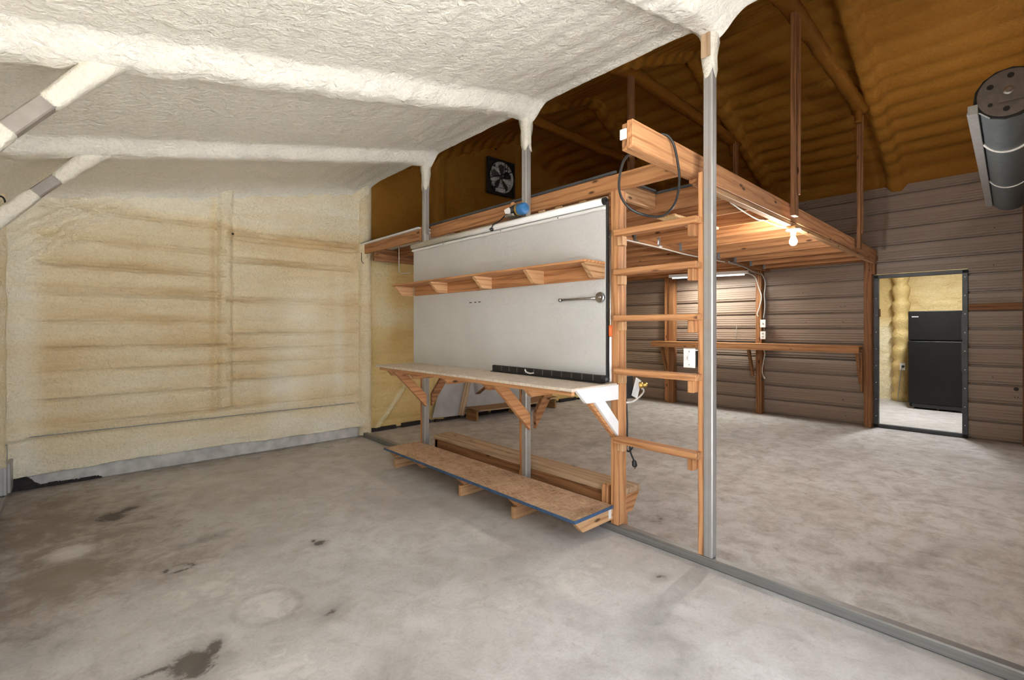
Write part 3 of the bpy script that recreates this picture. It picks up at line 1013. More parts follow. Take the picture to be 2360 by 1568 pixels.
sk = box('outer_skin', (-0.6, 6.10, 0), (8.5, 6.14, 4.9), M['siding'], wbm, 0)
sk = box('outer_skin', (-0.62, -0.2, 0), (-0.58, 6.14, 2.9), M['siding'], wl, 0)
sk = box('outer_skin', (8.38, -1.1, 0), (8.42, -0.14, 2.9), M['siding'], wf, 0)

# ================================================================== STEEL FRAME
sill = box('base_rail', (2.725, 0.0, 0.0), (2.783, 5.80, 0.057), M['rail'], None, 0.007)
tag(sill, 'steel base rail on the floor along the partition', 'base rail')

POST_LABEL = ['far steel post at the left end of the white panel', 'middle steel post carrying the workbench',
              'tall near steel post right of the ladder, with cream foam at its top']
posts = []
for k, yr in enumerate(POST_Y):
    t = thing('steel_post', POST_LABEL[k], 'post', (2.754, yr, 0.057), 'steel posts of the partition')
    hw = 0.0285
    top = float(lc_z(np.array([2.74]), np.array([yr]))[0])
    box('tube', (2.725, yr - hw, 0.057), (2.783, yr + hw, top + 0.05), M['steel'], t, 0.006)
    # ragged foam collar just under the header
    n = 12
    vs, fs = [], []
    H = [0.0, 0.03, 0.07, 0.12, 0.18, 0.26, 0.30]
    for i, hh in enumerate(H):
        for j in range(n):
            a = 2 * math.pi * j / n + 0.26
            rr = 0.034 + 0.016 * (1 - hh / 0.30) ** 1.6 + 0.004 * math.sin(j * 2.7 + i * 1.9 + k)
            cx_, cy_ = math.cos(a), math.sin(a)
            mm = max(abs(cx_), abs(cy_)); sq = 0.55 * (1 / mm) + 0.45
            zz = top + 0.03 - hh * 0.85 - (0.03 * math.sin(j * 1.9 + k * 2) if i == len(H) - 1 else 0)
            vs.append((2.754 + rr * cx_ * sq, yr + rr * cy_ * sq, zz))
    for i in range(len(H) - 1):
        for j in range(n):
            a_, b_ = i * n + j, i * n + (j + 1) % n
            fs.append((a_, b_, b_ + n, a_ + n))
    me = mesh_from('foam_collar', [Vector(v) - Vector((2.754, yr, top)) for v in vs], fs, M['foam_ceiling'], True)
    place(bpy.data.objects.new('foam_collar', me), t, (2.754, yr, top))
    posts.append(t)
box('cap_plate', (2.698, 1.268, 2.97), (2.712, 1.322, 3.13), M['weathered'], posts[2])

# knee braces from the left wall up to the rafters, foamed over except for a bare stretch
M['brace_steel'] = plain('dull_brown_steel', (0.30, 0.265, 0.24), 0.5, 0.3, 0.15, 12)
BR = [(2.839, (-0.42, 1.93), (0.16, 2.66), 'nearer foam-coated knee brace rising from the left wall, bare metal in its middle'),
      (4.37, (-0.42, 2.00), (0.14, 2.63), 'farther foam-coated knee brace above the back corner, bare metal in its middle')]
for yr, a, b, lab in BR:
    t = thing('knee_brace', lab, 'brace', (a[0], yr, a[1]), 'knee braces of the lean-to')
    A = Vector((a[0], yr, a[1])); B = Vector((b[0], yr, b[1]))
    bar('tube', A, B, 0.066, 0.066, M['brace_steel'], t, (0, 1, 0), 0.006)
    for (f0, f1) in (((0.0, 0.38), (0.58, 1.0)) if yr < 3 else ((0.0, 0.42), (0.60, 1.0))):
        foam_bar('foam_sleeve', A.lerp(B, f0), A.lerp(B, f1), 0.044, M['foam_ceiling'], t, 26, int(yr * 10 + f0 * 5), (1.5 if f0 == 0 else 0.86, 0.86 if f0 == 0 else 1.7), 0.07, 0.006)

# ================================================================== WORKBENCH WALL
pn = thing('wall_panel', 'big white textured panel above the workbench', 'panel', (2.70, 3.25, 1.0))
box('board', (2.685, 1.985, 1.02), (2.705, 4.50, 2.245), M['panel'], pn, 0.002)
box('edge_strip', (2.683, 1.975, 1.02), (2.707, 1.985, 2.26), M['black'], pn, 0.001)
box('top_batten', (2.69, 1.99, 2.245), (2.72, 4.50, 2.30), M['bleached'], pn)
for k, (yy, l) in enumerate(((3.50, 0.035), (3.43, 0.028), (3.37, 0.03))):
    box('ink_mark', (2.6835, yy - l / 2, 1.624), (2.6852, yy + l / 2, 1.632), M['black'], pn, 0)
rt = thing('roller_tube', 'white metal tube along the top edge of the big white panel', 'tube', (2.665, 3.24, 2.255))
tube('tube', [(2.662, 1.985, 2.258), (2.662, 4.49, 2.258)], 0.024, M['plastic'], rt, 16, False)
box('lower_lip', (2.655, 1.985, 2.205), (2.684, 4.49, 2.224), M['plastic'], rt)
lathe('end_plug', [(0.026, 0), (0.027, 0.02), (0.012, 0.022), (0.010, 0.035)], (2.662, 1.987, 2.258), (0, -1, 0), M['black'], rt, 16)
for yy in (2.4, 3.05, 3.9):
    lathe('rivet', [(0.005, 0), (0.003, 0.003)], (2.6548, yy, 2.214), (-1, 0, 0), M['black'], rt, 8)
lathe('cord_stop', [(0.014, 0), (0.016, 0.015), (0.006, 0.03)], (2.636, 3.13, 2.235), (-1, 0, 0), M['black'], rt, 10)

# upper shelf
us = thing('wall_shelf', 'narrow wooden shelf with slanted brackets on the white panel', 'shelf', (2.60, 3.3, 1.74))
box('shelf_board', (2.462, 1.988, 1.832), (2.684, 4.565, 1.849), M['fir'], us)
box('back_board', (2.6605, 2.03, 1.732), (2.684, 4.44, 1.8315), M['fir'], us)
for y0 in (1.992, 2.545, 3.165, 3.83, 4.50):
    prism('bracket', (2.470, y0 + 0.036, 1.732), (1, 0, 0), (0, 0, 1), [(0.0, 0.0995), (0.0, 0.088), (0.085, 0.0), (0.190 if 2.0 < y0 < 4.4 else 0.213, 0.0), (0.190 if 2.0 < y0 < 4.4 else 0.213, 0.0995)],
          0.036, M['fir_pale'], us, 0.002)

# workbench
wbn = thing('workbench', 'long workbench with washed plywood top on wooden brackets below the white panel', 'workbench', (2.5, 3.15, 0.5))
ZT = 1.025
prism('bench_top', (2.235, 1.905, ZT - 0.02), (0, 1, 0), (-1, 0, 0), [(0.0, 0.0), (0.0, -0.465), (2.58, -0.465), (2.58, 0.0)], 0.02, M['benchtop'], wbn, 0.002)
box('front_edge', (2.262, 1.93, ZT - 0.050), (2.292, 4.44, ZT - 0.021), M['fir'], wbn)
joists = [(4.40, 'A'), (3.98, ''), (3.42, ''), (2.87, 'B'), (2.40, '')]
for y0, k in joists:
    prism('joist', (2.30, y0 + 0.036, ZT - 0.115), (1, 0, 0), (0, 0, 1), [(0.0, 0.094), (0.085, 0.0), (0.415, 0.0), (0.415, 0.094)], 0.036, M['fir'], wbn, 0.002)
box('ledger', (2.70, 1.99, ZT - 0.115), (2.724, 4.46, ZT - 0.021), M['fir'], wbn)
prism('end_plate', (2.268, 1.928, 0.914), (1, 0, 0), (0, 0, 1), [(0.0, 0.102), (0.104, 0.008), (0.44, 0.0), (0.44, 0.102)], 0.030, M['white'], wbn, 0.002)
# diagonal braces: painted one at the near end, bare ones at the two posts, and their mates on the far side
prism('brace', (2.40, 1.929, 0.62), (1, 0, 0), (0, 0, 1), [(0.06, 0.30), (0.165, 0.30), (0.315, 0.145), (0.315, 0.045)], 0.026, M['white'], wbn, 0.002)
prism('brace', (2.39, 1.966, 0.62), (1, 0, 0), (0, 0, 1), [(0.04, 0.30), (0.150, 0.30), (0.32, 0.13), (0.32, 0.03)], 0.036, M['fir'], wbn, 0.002)
for y0 in (4.315, 2.775):
    prism('brace', (2.335, y0 + 0.02, 0.57), (1, 0, 0), (0, 0, 1), [(0.0, 0.40), (0.115, 0.40), (0.388, 0.13), (0.388, 0.0)], 0.036, M['fir'], wbn, 0.002)
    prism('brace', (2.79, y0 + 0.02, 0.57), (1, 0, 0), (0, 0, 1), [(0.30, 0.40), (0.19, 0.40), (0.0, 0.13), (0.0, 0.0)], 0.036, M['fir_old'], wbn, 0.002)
    box('post_cleat', (2.735, y0 + 0.094, 0.058), (2.775, y0 + 0.130, 0.905), M['fir'], wbn)

# black segmented tool rail on the bench
rl = thing('tool_rail', 'black segmented tool rail lying at the back of the workbench', 'tool rail', (2.62, 2.5, ZT))
bar('rail', (2.612, 1.905 + 0.04, ZT + 0.030), (2.655, 3.14, ZT + 0.030), 0.028, 0.049, M['black'], rl)
bar('foot', (2.600, 1.905 + 0.04, ZT + 0.003), (2.645, 3.14, ZT + 0.003), 0.05, 0.005, M['black'], rl)
for k in range(11):
    yy = 2.03 + k * 0.098
    xx = 2.597 + (yy - 1.945) / 1.195 * 0.043
    box('clip', (xx - 0.003, yy - 0.002, ZT + 0.014), (xx, yy + 0.002, ZT + 0.052), M['chrome'], rl, 0)
tube('white_strap', [(2.606, 2.70, ZT + 0.045), (2.600, 2.68, ZT + 0.028), (2.603, 2.64, ZT + 0.020), (2.60, 2.60, ZT + 0.026)], 0.006, M['plastic'], rl, 6)
lathe('end_knob', [(0.018, 0), (0.026, 0.02), (0.022, 0.04), (0.010, 0.05)], (2.605, 1.955, ZT + 0.032), (0, -1, 0), M['black'], rl, 12)

# chrome ratchet held on the panel
wrn = thing('ratchet_wrench', 'chrome ratchet wrench hanging sideways on the white panel', 'wrench', (2.67, 2.2, 1.6))
tube('handle', [(2.672, 2.385, 1.602), (2.672, 2.05, 1.604)], 0.0085, M['chrome'], wrn, 12, False)
lathe('pommel', [(0.010, 0), (0.014, 0.003), (0.014, 0.016), (0.009, 0.020)], (2.672, 2.40, 1.602), (0, -1, 0), M['chrome'], wrn, 12)
lathe('head', [(0.020, 0), (0.035, 0.002), (0.037, 0.008), (0.037, 0.018), (0.032, 0.024), (0.0, 0.025)], (2.684, 2.025, 1.606), (-1, 0, 0), M['chrome'], wrn, 24)
box('lever', (2.654, 2.008, 1.602), (2.660, 2.030, 1.612), M['screw'], wrn)

# blue corded tool on top of the panel
bt = thing('power_tool', 'blue and black corded power tool lying on top of the white panel', 'power tool', (2.68, 2.88, 2.30))
TX = 2.664
lathe('motor_housing', [(0.02, 0), (0.042, 0.003), (0.047, 0.012), (0.048, 0.062), (0.046, 0.070)], (TX, 2.752, 2.352), (0, 1, 0.06), M['blue'], bt, 20)
lathe('collar', [(0.047, 0), (0.049, 0.004), (0.049, 0.016), (0.046, 0.020)], (TX, 2.822, 2.356), (0, 1, 0.06), M['brass'], bt, 16)
lathe('gear_case', [(0.045, 0), (0.044, 0.03), (0.036, 0.06), (0.028, 0.085), (0.018, 0.09)], (TX, 2.842, 2.358), (0, 1, 0.12), M['black'], bt, 16)
box('base_shoe', (TX - 0.05, 2.85, 2.302), (TX + 0.045, 2.955, 2.326), M['chrome'], bt, 0.006)
lathe('wooden_knob', [(0.012, 0), (0.022, 0.01), (0.025, 0.03), (0.018, 0.045), (0.0, 0.05)], (TX, 2.875, 2.395), (0.0, 0.85, 0.35), M['fir'], bt, 14)
prism('guard', (TX - 0.045, 2.90, 2.326), (0, 1, 0.2), (0, 0, 1), [(0, 0), (0.05, 0.0), (0.070, 0.03), (0.02, 0.05), (0.0, 0.04)], 0.012, M['plastic'], bt)
tube('cord', [(TX, 2.93, 2.37), (TX, 2.98, 2.345), (2.655, 3.06, 2.30), (2.635, 3.12, 2.275), (2.63, 3.135, 2.235)], 0.005, M['black'], bt, 6)
for k, (yy, lab) in enumerate(((2.17, 'rightmost wood scrap on the top edge of the white panel'), (2.40, 'middle wood scrap on the top edge of the white panel'), (2.58, 'wood scrap on the panel edge nearest the blue power tool'))):
    o = box('wood_scrap', (2.69, yy, 2.301), (2.712, yy + 0.06, 2.309 + 0.003 * k), M['fir_pale'])
    tag(o, lab, 'scrap', 'scraps on the panel edge')

# lower shelf
ls = thing('low_shelf', 'low strand board shelf with blue front edge below the workbench', 'shelf', (2.5, 3.2, 0.0))
prism('shelf_board', (2.305, 1.945, 0.172), (0, 1, 0), (-1, 0, 0), [(0, 0), (0, -0.40), (2.48, -0.40), (2.48, 0)], 0.018, M['osb'], ls)
box('blue_edge', (2.299, 1.940, 0.1715), (2.3049, 4.425, 0.1905), M['blue_edge'], ls, 0)
box('blue_edge', (2.299, 1.938, 0.1715), (2.705, 1.9449, 0.1905), M['blue_edge'], ls, 0)
for y0 in (1.950, 2.56, 3.21, 3.86, 4.36):
    prism('joist', (2.312, y0 + 0.038, 0.090), (1, 0, 0), (0, 0, 1), [(0.0, 0.082), (0.085, 0.0), (0.41, 0.0), (0.41, 0.082)], 0.038, M['fir_pale'] if y0 < 2 else M['fir'], ls, 0.002)
for y0 in (2.56, 3.21, 4.30):
    box('foot', (2.365, y0, 0.0), (2.67, y0 + 0.038, 0.088), M['fir_pale'], ls)
box('paper_label', (2.665, 1.9478, 0.105), (2.695, 1.9498, 0.165), M['plastic'], ls, 0)

# bench on the far side of the base rail
fb = thing('plank_bench', 'low weathered plank bench behind the low shelf', 'bench', (2.9, 3.1, 0.0))
box('plank', (2.795, 1.93, 0.232), (2.892, 4.28, 0.270), M['weathered'], fb)
box('plank', (2.897, 1.93, 0.232), (3.02, 4.30, 0.270), M['weathered'], fb)
box('front_rail', (2.795, 2.02, 0.135), (2.83, 4.26, 0.231), M['fir_old'], fb)
prism('end_bracket', (2.795, 1.975, 0.10), (1, 0, 0), (0, 0, 1), [(0.0, 0.0), (0.135, 0.0), (0.225, 0.131), (0.0, 0.131)], 0.04, M['fir'], fb, 0.002)
prism('end_bracket', (2.795, 4.25, 0.10), (1, 0, 0), (0, 0, 1), [(0.0, 0.0), (0.135, 0.0), (0.225, 0.131), (0.0, 0.131)], 0.04, M['fir'], fb, 0.002)
box('foot', (2.80, 1.955, 0.0), (2.90, 2.04, 0.098), M['fir'], fb)
box('foot', (2.80, 3.2, 0.0), (2.90, 3.28, 0.134), M['fir'], fb)
box('foot', (2.80, 4.16, 0.0), (2.90, 4.24, 0.098), M['fir'], fb)
box('stub_post', (2.735, 2.01, 0.058), (2.79, 2.06, 0.30), M['fir'], fb)

c = tube('cable', [(2.90, 2.33, 1.0), (2.90, 2.345, 0.93), (2.90, 2.29, 0.872), (2.90, 2.20, 0.872), (2.89, 2.13, 0.90), (2.88, 2.08, 0.96)], 0.005, M['cable_grey'], None, 6)
tag(c, 'thin grey cable sagging behind the near end of the workbench', 'cable')

# ================================================================== LADDER
ld = thing('loft_ladder', 'wooden ladder with five rungs up to the loft', 'ladder', (2.75, 1.65, 0.057))
box('stile', (2.715, 1.905, 0.058), (2.805, 1.968, 2.335), M['fir'], ld)
box('stile_facing', (2.8055, 1.925, 1.10), (2.838, 1.965, 2.335), M['bleached'], ld)
box('stile_facing', (2.8055, 1.925, 0.058), (2.838, 1.965, 1.06), M['fir'], ld)
box('stile', (2.73, 1.322, 0.058), (2.80, 1.355, 2.32), M['fir'], ld)
for zt in (2.05, 1.787, 1.480, 1.125, 0.668):
    rg = box('rung', (2.655, 1.328, zt - 0.038), (2.738, 1.905 if False else 1.9045, zt), M['fir'], ld)
    box('cleat', (2.700, 1.862, zt - 0.10), (2.752, 1.9045, zt - 0.0385), M['fir_pale'], rg)
    box('cleat', (2.675, 1.3555, zt - 0.11), (2.738, 1.392, zt - 0.0385), M['fir'], rg)
pc = thing('pry_bar', 'thin metal rod with orange tape hanging between panel and ladder', 'rod', (2.70, 1.955, 1.3))
tube('rod', [(2.700, 1.960, 2.06), (2.700, 1.960, 1.02)], 0.006, M['chrome'], pc, 8, False)
tube('tape_wrap', [(2.700, 1.960, 1.415), (2.700, 1.960, 1.34)], 0.012, M['orange'], pc, 10, False)
tube('white_grip', [(2.700, 1.960, 1.335), (2.700, 1.960, 1.03)], 0.009, M['white'], pc, 8, False)

# switch plate beside the near stile
sw = thing('switch_plate', 'white light switch plate beside the near ladder stile', 'switch', (2.70, 1.40, 1.16))
spl = box('plate', (2.700, 1.357, 1.160), (2.706, 1.430, 1.275), M['plastic'], sw, 0.002)
box('toggle', (2.688, 1.388, 1.205), (2.700, 1.399, 1.228), M['plastic'], spl)
for zz in (1.178, 1.257):
    lathe('screw', [(0.004, 0), (0.002, 0.002)], (2.6998, 1.3935, zz), (-1, 0, 0), M['chrome'], spl, 8)
box('switch_box', (2.7065, 1.358, 1.17), (2.745, 1.42, 1.265), M['black'], sw)

# outlet box with brass adapter and hanging plug behind the ladder
ob = thing('outlet_box', 'black outlet box with tilted white plate and brass adapter behind the ladder', 'outlet', (2.88, 1.95, 0.9))
box('box', (2.845, 1.93, 0.90), (2.93, 2.02, 1.06), M['black'], ob)
bar('plate', (2.935, 1.925, 0.905), (2.990, 1.925, 1.030), 0.006, 0.075, M['plastic'], ob, (1, 0, 0))
lathe('adapter', [(0.022, 0), (0.024, 0.02), (0.016, 0.028), (0.018, 0.05), (0.01, 0.06)], (2.995, 1.925, 0.985), (0.6, -0.8, 0.1), M['brass'], ob, 12)
tube('white_cord', [(2.845, 1.93, 0.875), (2.92, 1.92, 0.88), (3.02, 1.92, 0.915), (3.06, 1.93, 0.945), (3.03, 1.95, 0.975)], 0.007, M['cable_white'], ob, 8)
pg = thing('hanging_plug', 'black power plug hanging from a coiled cord below the second lowest rung', 'plug', (2.86, 1.93, 0.4))
tube('cord', [(2.85, 1.935, 0.90), (2.856, 1.93, 0.75), (2.86, 1.93, 0.62), (2.90, 1.92, 0.60), (2.905, 1.92, 0.555), (2.87, 1.93, 0.53), (2.85, 1.935, 0.56), (2.88, 1.93, 0.585), (2.89, 1.925, 0.52), (2.915, 1.915, 0.46)], 0.006, M['black'], pg, 8)
lathe('plug', [(0.008, 0), (0.016, 0.012), (0.019, 0.04), (0.012, 0.05)], (2.915, 1.915, 0.465), (0.15, -0.05, -1), M['black'], pg, 10)
for dx in (-0.006, 0.006):
    box('prong', (2.922 + dx - 0.001, 1.908, 0.40), (2.922 + dx + 0.001, 1.914, 0.418), M['chrome'], pg, 0)
brc = prism('brace', (2.845, 2.066, 0.66), (1, 0, 0), (0, 0, 1), [(0.0, 0.0), (0.0, 0.13), (0.17, 0.40), (0.26, 0.40)], 0.036, M['fir'])
tag(brc, 'diagonal wooden brace behind the ladder stile', 'brace')

# ================================================================== LOFT
lf = thing('loft', 'wooden storage loft hung from the roof over the right half', 'loft', (5.5, 3.0, 2.3))
BY = lambda x: 1.385 + (x - 2.13) * 0.0195            # near face of the long beam drifts a little


def bz(x): return 2.395
# long front beam (two plies)
bar('front_beam', (2.10, BY(2.1) + 0.020, 2.394), (8.30, BY(8.3) + 0.020, 2.402), 0.036, 0.143, M['fir'], lf)
bar('front_beam', (2.115, BY(2.1) + 0.060, 2.392), (8.30, BY(8.3) + 0.060, 2.400), 0.036, 0.139, M['fir'], lf)
bar('nailer', (2.86, BY(2.86) + 0.03, 2.302), (8.30, BY(8.3) + 0.03, 2.308), 0.05, 0.036, M['fir_pale'], lf)
box('end_socket', (2.088, BY(2.1) + 0.035, 2.37), (2.0995, BY(2.1) + 0.075, 2.425), M['plastic'], lf, 0.004)
# rim board over the white panel and cross beam in the middle
box('rim_joist', (2.832, 1.48, 2.368), (2.868, 4.40, 2.488), M['fir'], lf)
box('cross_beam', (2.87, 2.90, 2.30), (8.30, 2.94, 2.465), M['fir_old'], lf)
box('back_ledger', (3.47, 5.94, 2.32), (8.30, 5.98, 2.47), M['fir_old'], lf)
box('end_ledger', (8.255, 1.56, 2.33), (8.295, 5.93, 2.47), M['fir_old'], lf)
JX = [3.47, 3.95, 4.43, 4.91, 5.40, 5.90, 6.42, 6.95, 7.50, 8.02]
for k, x in enumerate(JX):
    jo = box('joist', (x - 0.018, BY(x) + 0.09, 2.328), (x + 0.018, 2.899, 2.470), M['fir'], lf)
    box('joist', (x + 0.02, 2.941, 2.328), (x + 0.056, 5.93, 2.470), M['fir'], lf)
    box('joist_hanger', (x - 0.026, 2.868, 2.322), (x - 0.0185, 2.899, 2.44), M['hanger'], jo, 0)
    box('joist_hanger', (x + 0.0185, 2.868, 2.322), (x + 0.026, 2.899, 2.44), M['hanger'], jo, 0)
# hatch framing by the ladder
box('hatch_header', (2.87, 2.065, 2.348), (3.45, 2.101, 2.470), M['fir_pale'], lf)
box('joist', (2.99, 2.102, 2.328), (3.026, 2.899, 2.470), M['fir'], lf)
# deck boards (2.4 m sheets with dark edges), hatch left open
DK = [(2.832, 3.46, 2.08, 4.42), (3.463, 4.90, 1.50, 3.9), (3.463, 4.90, 3.903, 5.95),
      (4.903, 6.40, 1.52, 3.9), (4.903, 6.40, 3.903, 5.95), (6.403, 8.29, 1.56, 3.9), (6.403, 8.29, 3.903, 5.95)]
for (x0, x1, y0, y1) in DK:
    d = box('deck_sheet', (x0, y0, 2.489 if x0 < 3 else 2.471), (x1, y1, 2.505 if x0 < 3 else 2.489), M['osb'], lf, 0.001)
box('dark_deck_edge', (2.818, 2.00, 2.489), (2.831, 4.42, 2.507), M['darkframe'], lf, 0)
box('dark_deck_edge', (2.84, 2.066, 2.4895), (3.46, 2.079, 2.507), M['darkframe'], lf, 0)
box('dark_deck_edge', (3.449, 1.50, 2.4705), (3.462, 2.066, 2.490), M['darkframe'], lf, 0)
box('osb_strip', (3.60, 1.98, 2.306), (4.40, 2.14, 2.327), M['osb_bright'], lf)
box('corner_block', (2.845, 1.42, 2.30), (2.93, 1.47, 2.325), M['fir'], lf)

# hangers from the roof frame down to the loft
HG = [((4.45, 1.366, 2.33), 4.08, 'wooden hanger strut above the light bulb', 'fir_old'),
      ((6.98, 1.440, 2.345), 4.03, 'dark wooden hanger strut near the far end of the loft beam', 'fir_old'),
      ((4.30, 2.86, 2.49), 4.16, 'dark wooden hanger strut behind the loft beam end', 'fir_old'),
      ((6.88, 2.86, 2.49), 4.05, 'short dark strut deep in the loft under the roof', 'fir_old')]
for (p, zt, lab, mt) in HG:
    t = thing('hanger_strut', lab, 'strut', p, 'struts that hang the loft')
    box('strut', (p[0] - 0.045, p[1] - 0.018, p[2]), (p[0] + 0.045, p[1] + 0.018, zt), M[mt], t)
    box('strut_ply', (p[0] + 0.0, p[1] + 0.0185 if p[1] > 2 else p[1] - 0.0365, p[2] + (0.2 if p[1] > 2 else 0.18)), (p[0] + 0.036, p[1] + 0.03 if p[1] > 2 else p[1] - 0.0185, zt - 0.08), M[mt], t)

# bulb on the underside of the beam
bl = thing('light_bulb', 'glowing bare light bulb in a white holder under the loft beam', 'lamp', (4.66, 1.42, 2.28))
box('mounting_block', (4.60, 1.405, 2.262), (4.72, 1.475, 2.284), M['fir_pale'], bl)
lathe('holder', [(0.058, 0), (0.060, 0.006), (0.050, 0.014), (0.026, 0.020), (0.022, 0.045)], (4.66, 1.44, 2.262), (0, 0, -1), M['plastic'], bl, 24)
lathe('bulb', [(0.013, 0), (0.014, 0.012), (0.022, 0.032), (0.030, 0.052), (0.031, 0.068), (0.026, 0.085), (0.014, 0.096), (0.0, 0.099)], (4.66, 1.44, 2.217), (0, 0, -1), M['bulb'], bl, 20)
bulb_l = light('bulb_light', 'POINT', (4.66, 1.44, 2.095), 34, (1.0, 0.95, 0.87), radius=0.03)
bulb_l.parent = None

# second, unlit lamp holder on the cross beam
ul = thing('lamp_holder', 'round white lamp holder without a bulb on the loft cross beam', 'lamp holder', (4.93, 2.89, 2.36))
lathe('base', [(0.055, 0), (0.056, 0.012), (0.045, 0.02), (0.022, 0.026), (0.020, 0.034)], (4.93, 2.8995, 2.365), (0, -1, 0), M['plastic'], ul, 24)
box('socket_slot', (4.922, 2.8625, 2.355), (4.938, 2.865, 2.375), M['chrome'], ul, 0)

# cables
c = tube('cable', [(2.86, 2.10, 2.30), (3.2, 2.60, 2.31), (3.55, 2.885, 2.30), (4.2, 2.89, 2.313), (5.0, 2.89, 2.305), (5.5, 2.89, 2.292), (6.0, 2.89, 2.296), (6.6, 2.89, 2.30)], 0.008, M['cable_white'], None, 8)
tag(c, 'white cable stapled along the loft cross beam', 'cable')
c = tube('cable', [(3.55, BY(3.55) + 0.10, 2.315), (3.8, BY(3.8) + 0.10, 2.29), (4.05, BY(4) + 0.09, 2.268), (4.2, BY(4.2) + 0.09, 2.283), (4.4, BY(4.4) + 0.075, 2.275), (4.6, BY(4.6) + 0.05, 2.272)], 0.006, M['cable_white'], None, 8)
tag(c, 'white cable running along the loft beam to the bulb', 'cable')
c = tube('cable_loop', [(2.27, BY(2.2) + 0.085, 2.44), (2.26, BY(2.2) + 0.095, 2.38), (2.16, BY(2.2) + 0.10, 2.28), (2.11, BY(2.2) + 0.09, 2.13), (2.13, BY(2.2) + 0.05, 2.03), (2.22, BY(2.2) + 0.0, 1.99),
                        (2.37, BY(2.2) - 0.02, 2.01), (2.48, BY(2.2) - 0.03, 2.11), (2.515, BY(2.2) - 0.03, 2.25), (2.49, BY(2.4) - 0.022, 2.40), (2.45, BY(2.4) - 0.010, 2.46), (2.42, BY(2.4) + 0.02, 2.478), (2.38, BY(2.4) + 0.06, 2.472)], 0.0068, M['black'], None, 10, True, 10)
tag(c, 'loop of black cable hanging over the near end of the loft beam', 'cable')

# small corner platform left of the panel
sp = thing('corner_platform', 'small wooden platform with white top between back wall and panel', 'platform', (3.0, 5.1, 2.33))
box('white_top', (2.705, 4.44, 2.455), (3.35, 5.83, 2.470), M['white'], sp, 0.001)
box('black_felt', (2.700, 4.44, 2.4705), (3.35, 5.83, 2.474), M['darkframe'], sp, 0)
box('edge_joist', (2.740, 4.47, 2.340), (2.776, 5.80, 2.454), M['fir'], sp)
box('inner_joist', (3.10, 4.47, 2.300), (3.136, 5.80, 2.420), M['fir_old'], sp)
box('end_block', (2.735, 4.43, 2.325), (2.82, 4.468, 2.475), M['fir'], sp)
box('underside', (2.777, 4.47, 2.425), (3.35, 5.80, 2.444), M['white'], sp, 0)
box('rear_joist', (2.78, 5.60, 2.24), (3.5, 5.64, 2.40), M['fir_old'], sp)
for k, (xx, yy) in enumerate(((2.93, 5.25), (2.93, 4.75))):
    o = tube('wire_hook', [(xx, yy, 2.42), (xx, yy, 2.20), (xx, yy, 2.075), (xx + 0.02, yy - 0.02, 2.06), (xx + 0.10, yy - 0.10, 2.062)], 0.005, M['cable_white'], None, 6, False)
    tag(o, ('left' if k == 0 else 'right') + ' one of the two white wire hooks under the corner platform', 'hook', 'wire hooks')

# ================================================================== BACK WALL THINGS
M['alu'] = plain('bright_aluminium', (0.80, 0.81, 0.84), 0.25, 0.25, 0.25, 14)
fn = thing('exhaust_fan', 'square exhaust fan with shiny louvres on the brown gable', 'fan', (5.17, 5.95, 3.55))
FXc, FZc = 5.175, 3.855
for (a, b) in (((4.885, 5.905, 3.565), (5.465, 5.955, 3.60)), ((4.885, 5.905, 4.11), (5.465, 5.955, 4.145)), ((4.885, 5.905, 3.60), (4.92, 5.955, 4.11)), ((5.43, 5.905, 3.60), (5.465, 5.955, 4.11))):
    box('housing_side', a, b, M['black'], fn)
box('back_plate', (4.92, 5.952, 3.60), (5.43, 5.96, 4.11), M['black'], fn)
vs, fs = [], []
for i, (r, yy) in enumerate(((0.255, 5.905), (0.245, 5.92), (0.232, 5.95))):
    for k in range(32):
        a = 2 * math.pi * k / 32
        vs.append((r * math.cos(a), yy - 5.92, r * math.sin(a)))
for i in range(2):
    for k in range(32):
        a, b = i * 32 + k, i * 32 + (k + 1) % 32
        fs.append((a, b, b + 32, a + 32))
place(bpy.data.objects.new('venturi_ring', mesh_from('venturi_ring', vs, fs, M['alu'], True)), fn, (FXc, 5.92, FZc))
for k in range(6):
    zc = FZc - 0.20 + k * 0.08
    hw = math.sqrt(max(0.01, 0.225 ** 2 - (zc - FZc) ** 2))
    bar('louvre', (FXc - hw, 5.943, zc), (FXc + hw, 5.943, zc), 0.004, 0.072, M['alu'], fn, (0, -0.35, 1), 0)
M['blade'] = plain('dark_fan_blade', (0.10, 0.10, 0.105), 0.3, 0.6, 0.2, 20)
for k in range(5):
    a = math.radians(20 + 72 * k)
    ex = Vector((math.cos(a), 0, math.sin(a))); ey = Vector((-math.sin(a), 0.30, math.cos(a)))
    prism('blade', Vector((FXc, 5.924, FZc)) + ex * 0.02, ex, ey, [(0.0, -0.015), (0.08, -0.045), (0.17, -0.060), (0.20, 0.0), (0.17, 0.05), (0.06, 0.020)], 0.003, M['blade'], fn)
lathe('hub', [(0.035, 0), (0.038, 0.008), (0.030, 0.016), (0.0, 0.018)], (FXc, 5.922, FZc), (0, -1, 0), M['blade'], fn, 16)
lathe('motor', [(0.045, 0), (0.050, 0.008), (0.050, 0.03), (0.03, 0.035)], (FXc + 0.10, 5.925, FZc + 0.06), (0, -1, 0), M['black'], fn, 16)
for sx in (-1, 1):
    bar('motor_bracket', (FXc + 0.10 + sx * 0.03, 5.906, 4.12), (FXc + 0.10 + sx * 0.03, 5.906, FZc + 0.05), 0.010, 0.012, M['black'], fn)
bar('support_bar', (4.91, 5.904, 3.80), (5.44, 5.904, 4.00), 0.010, 0.014, M['black'], fn)

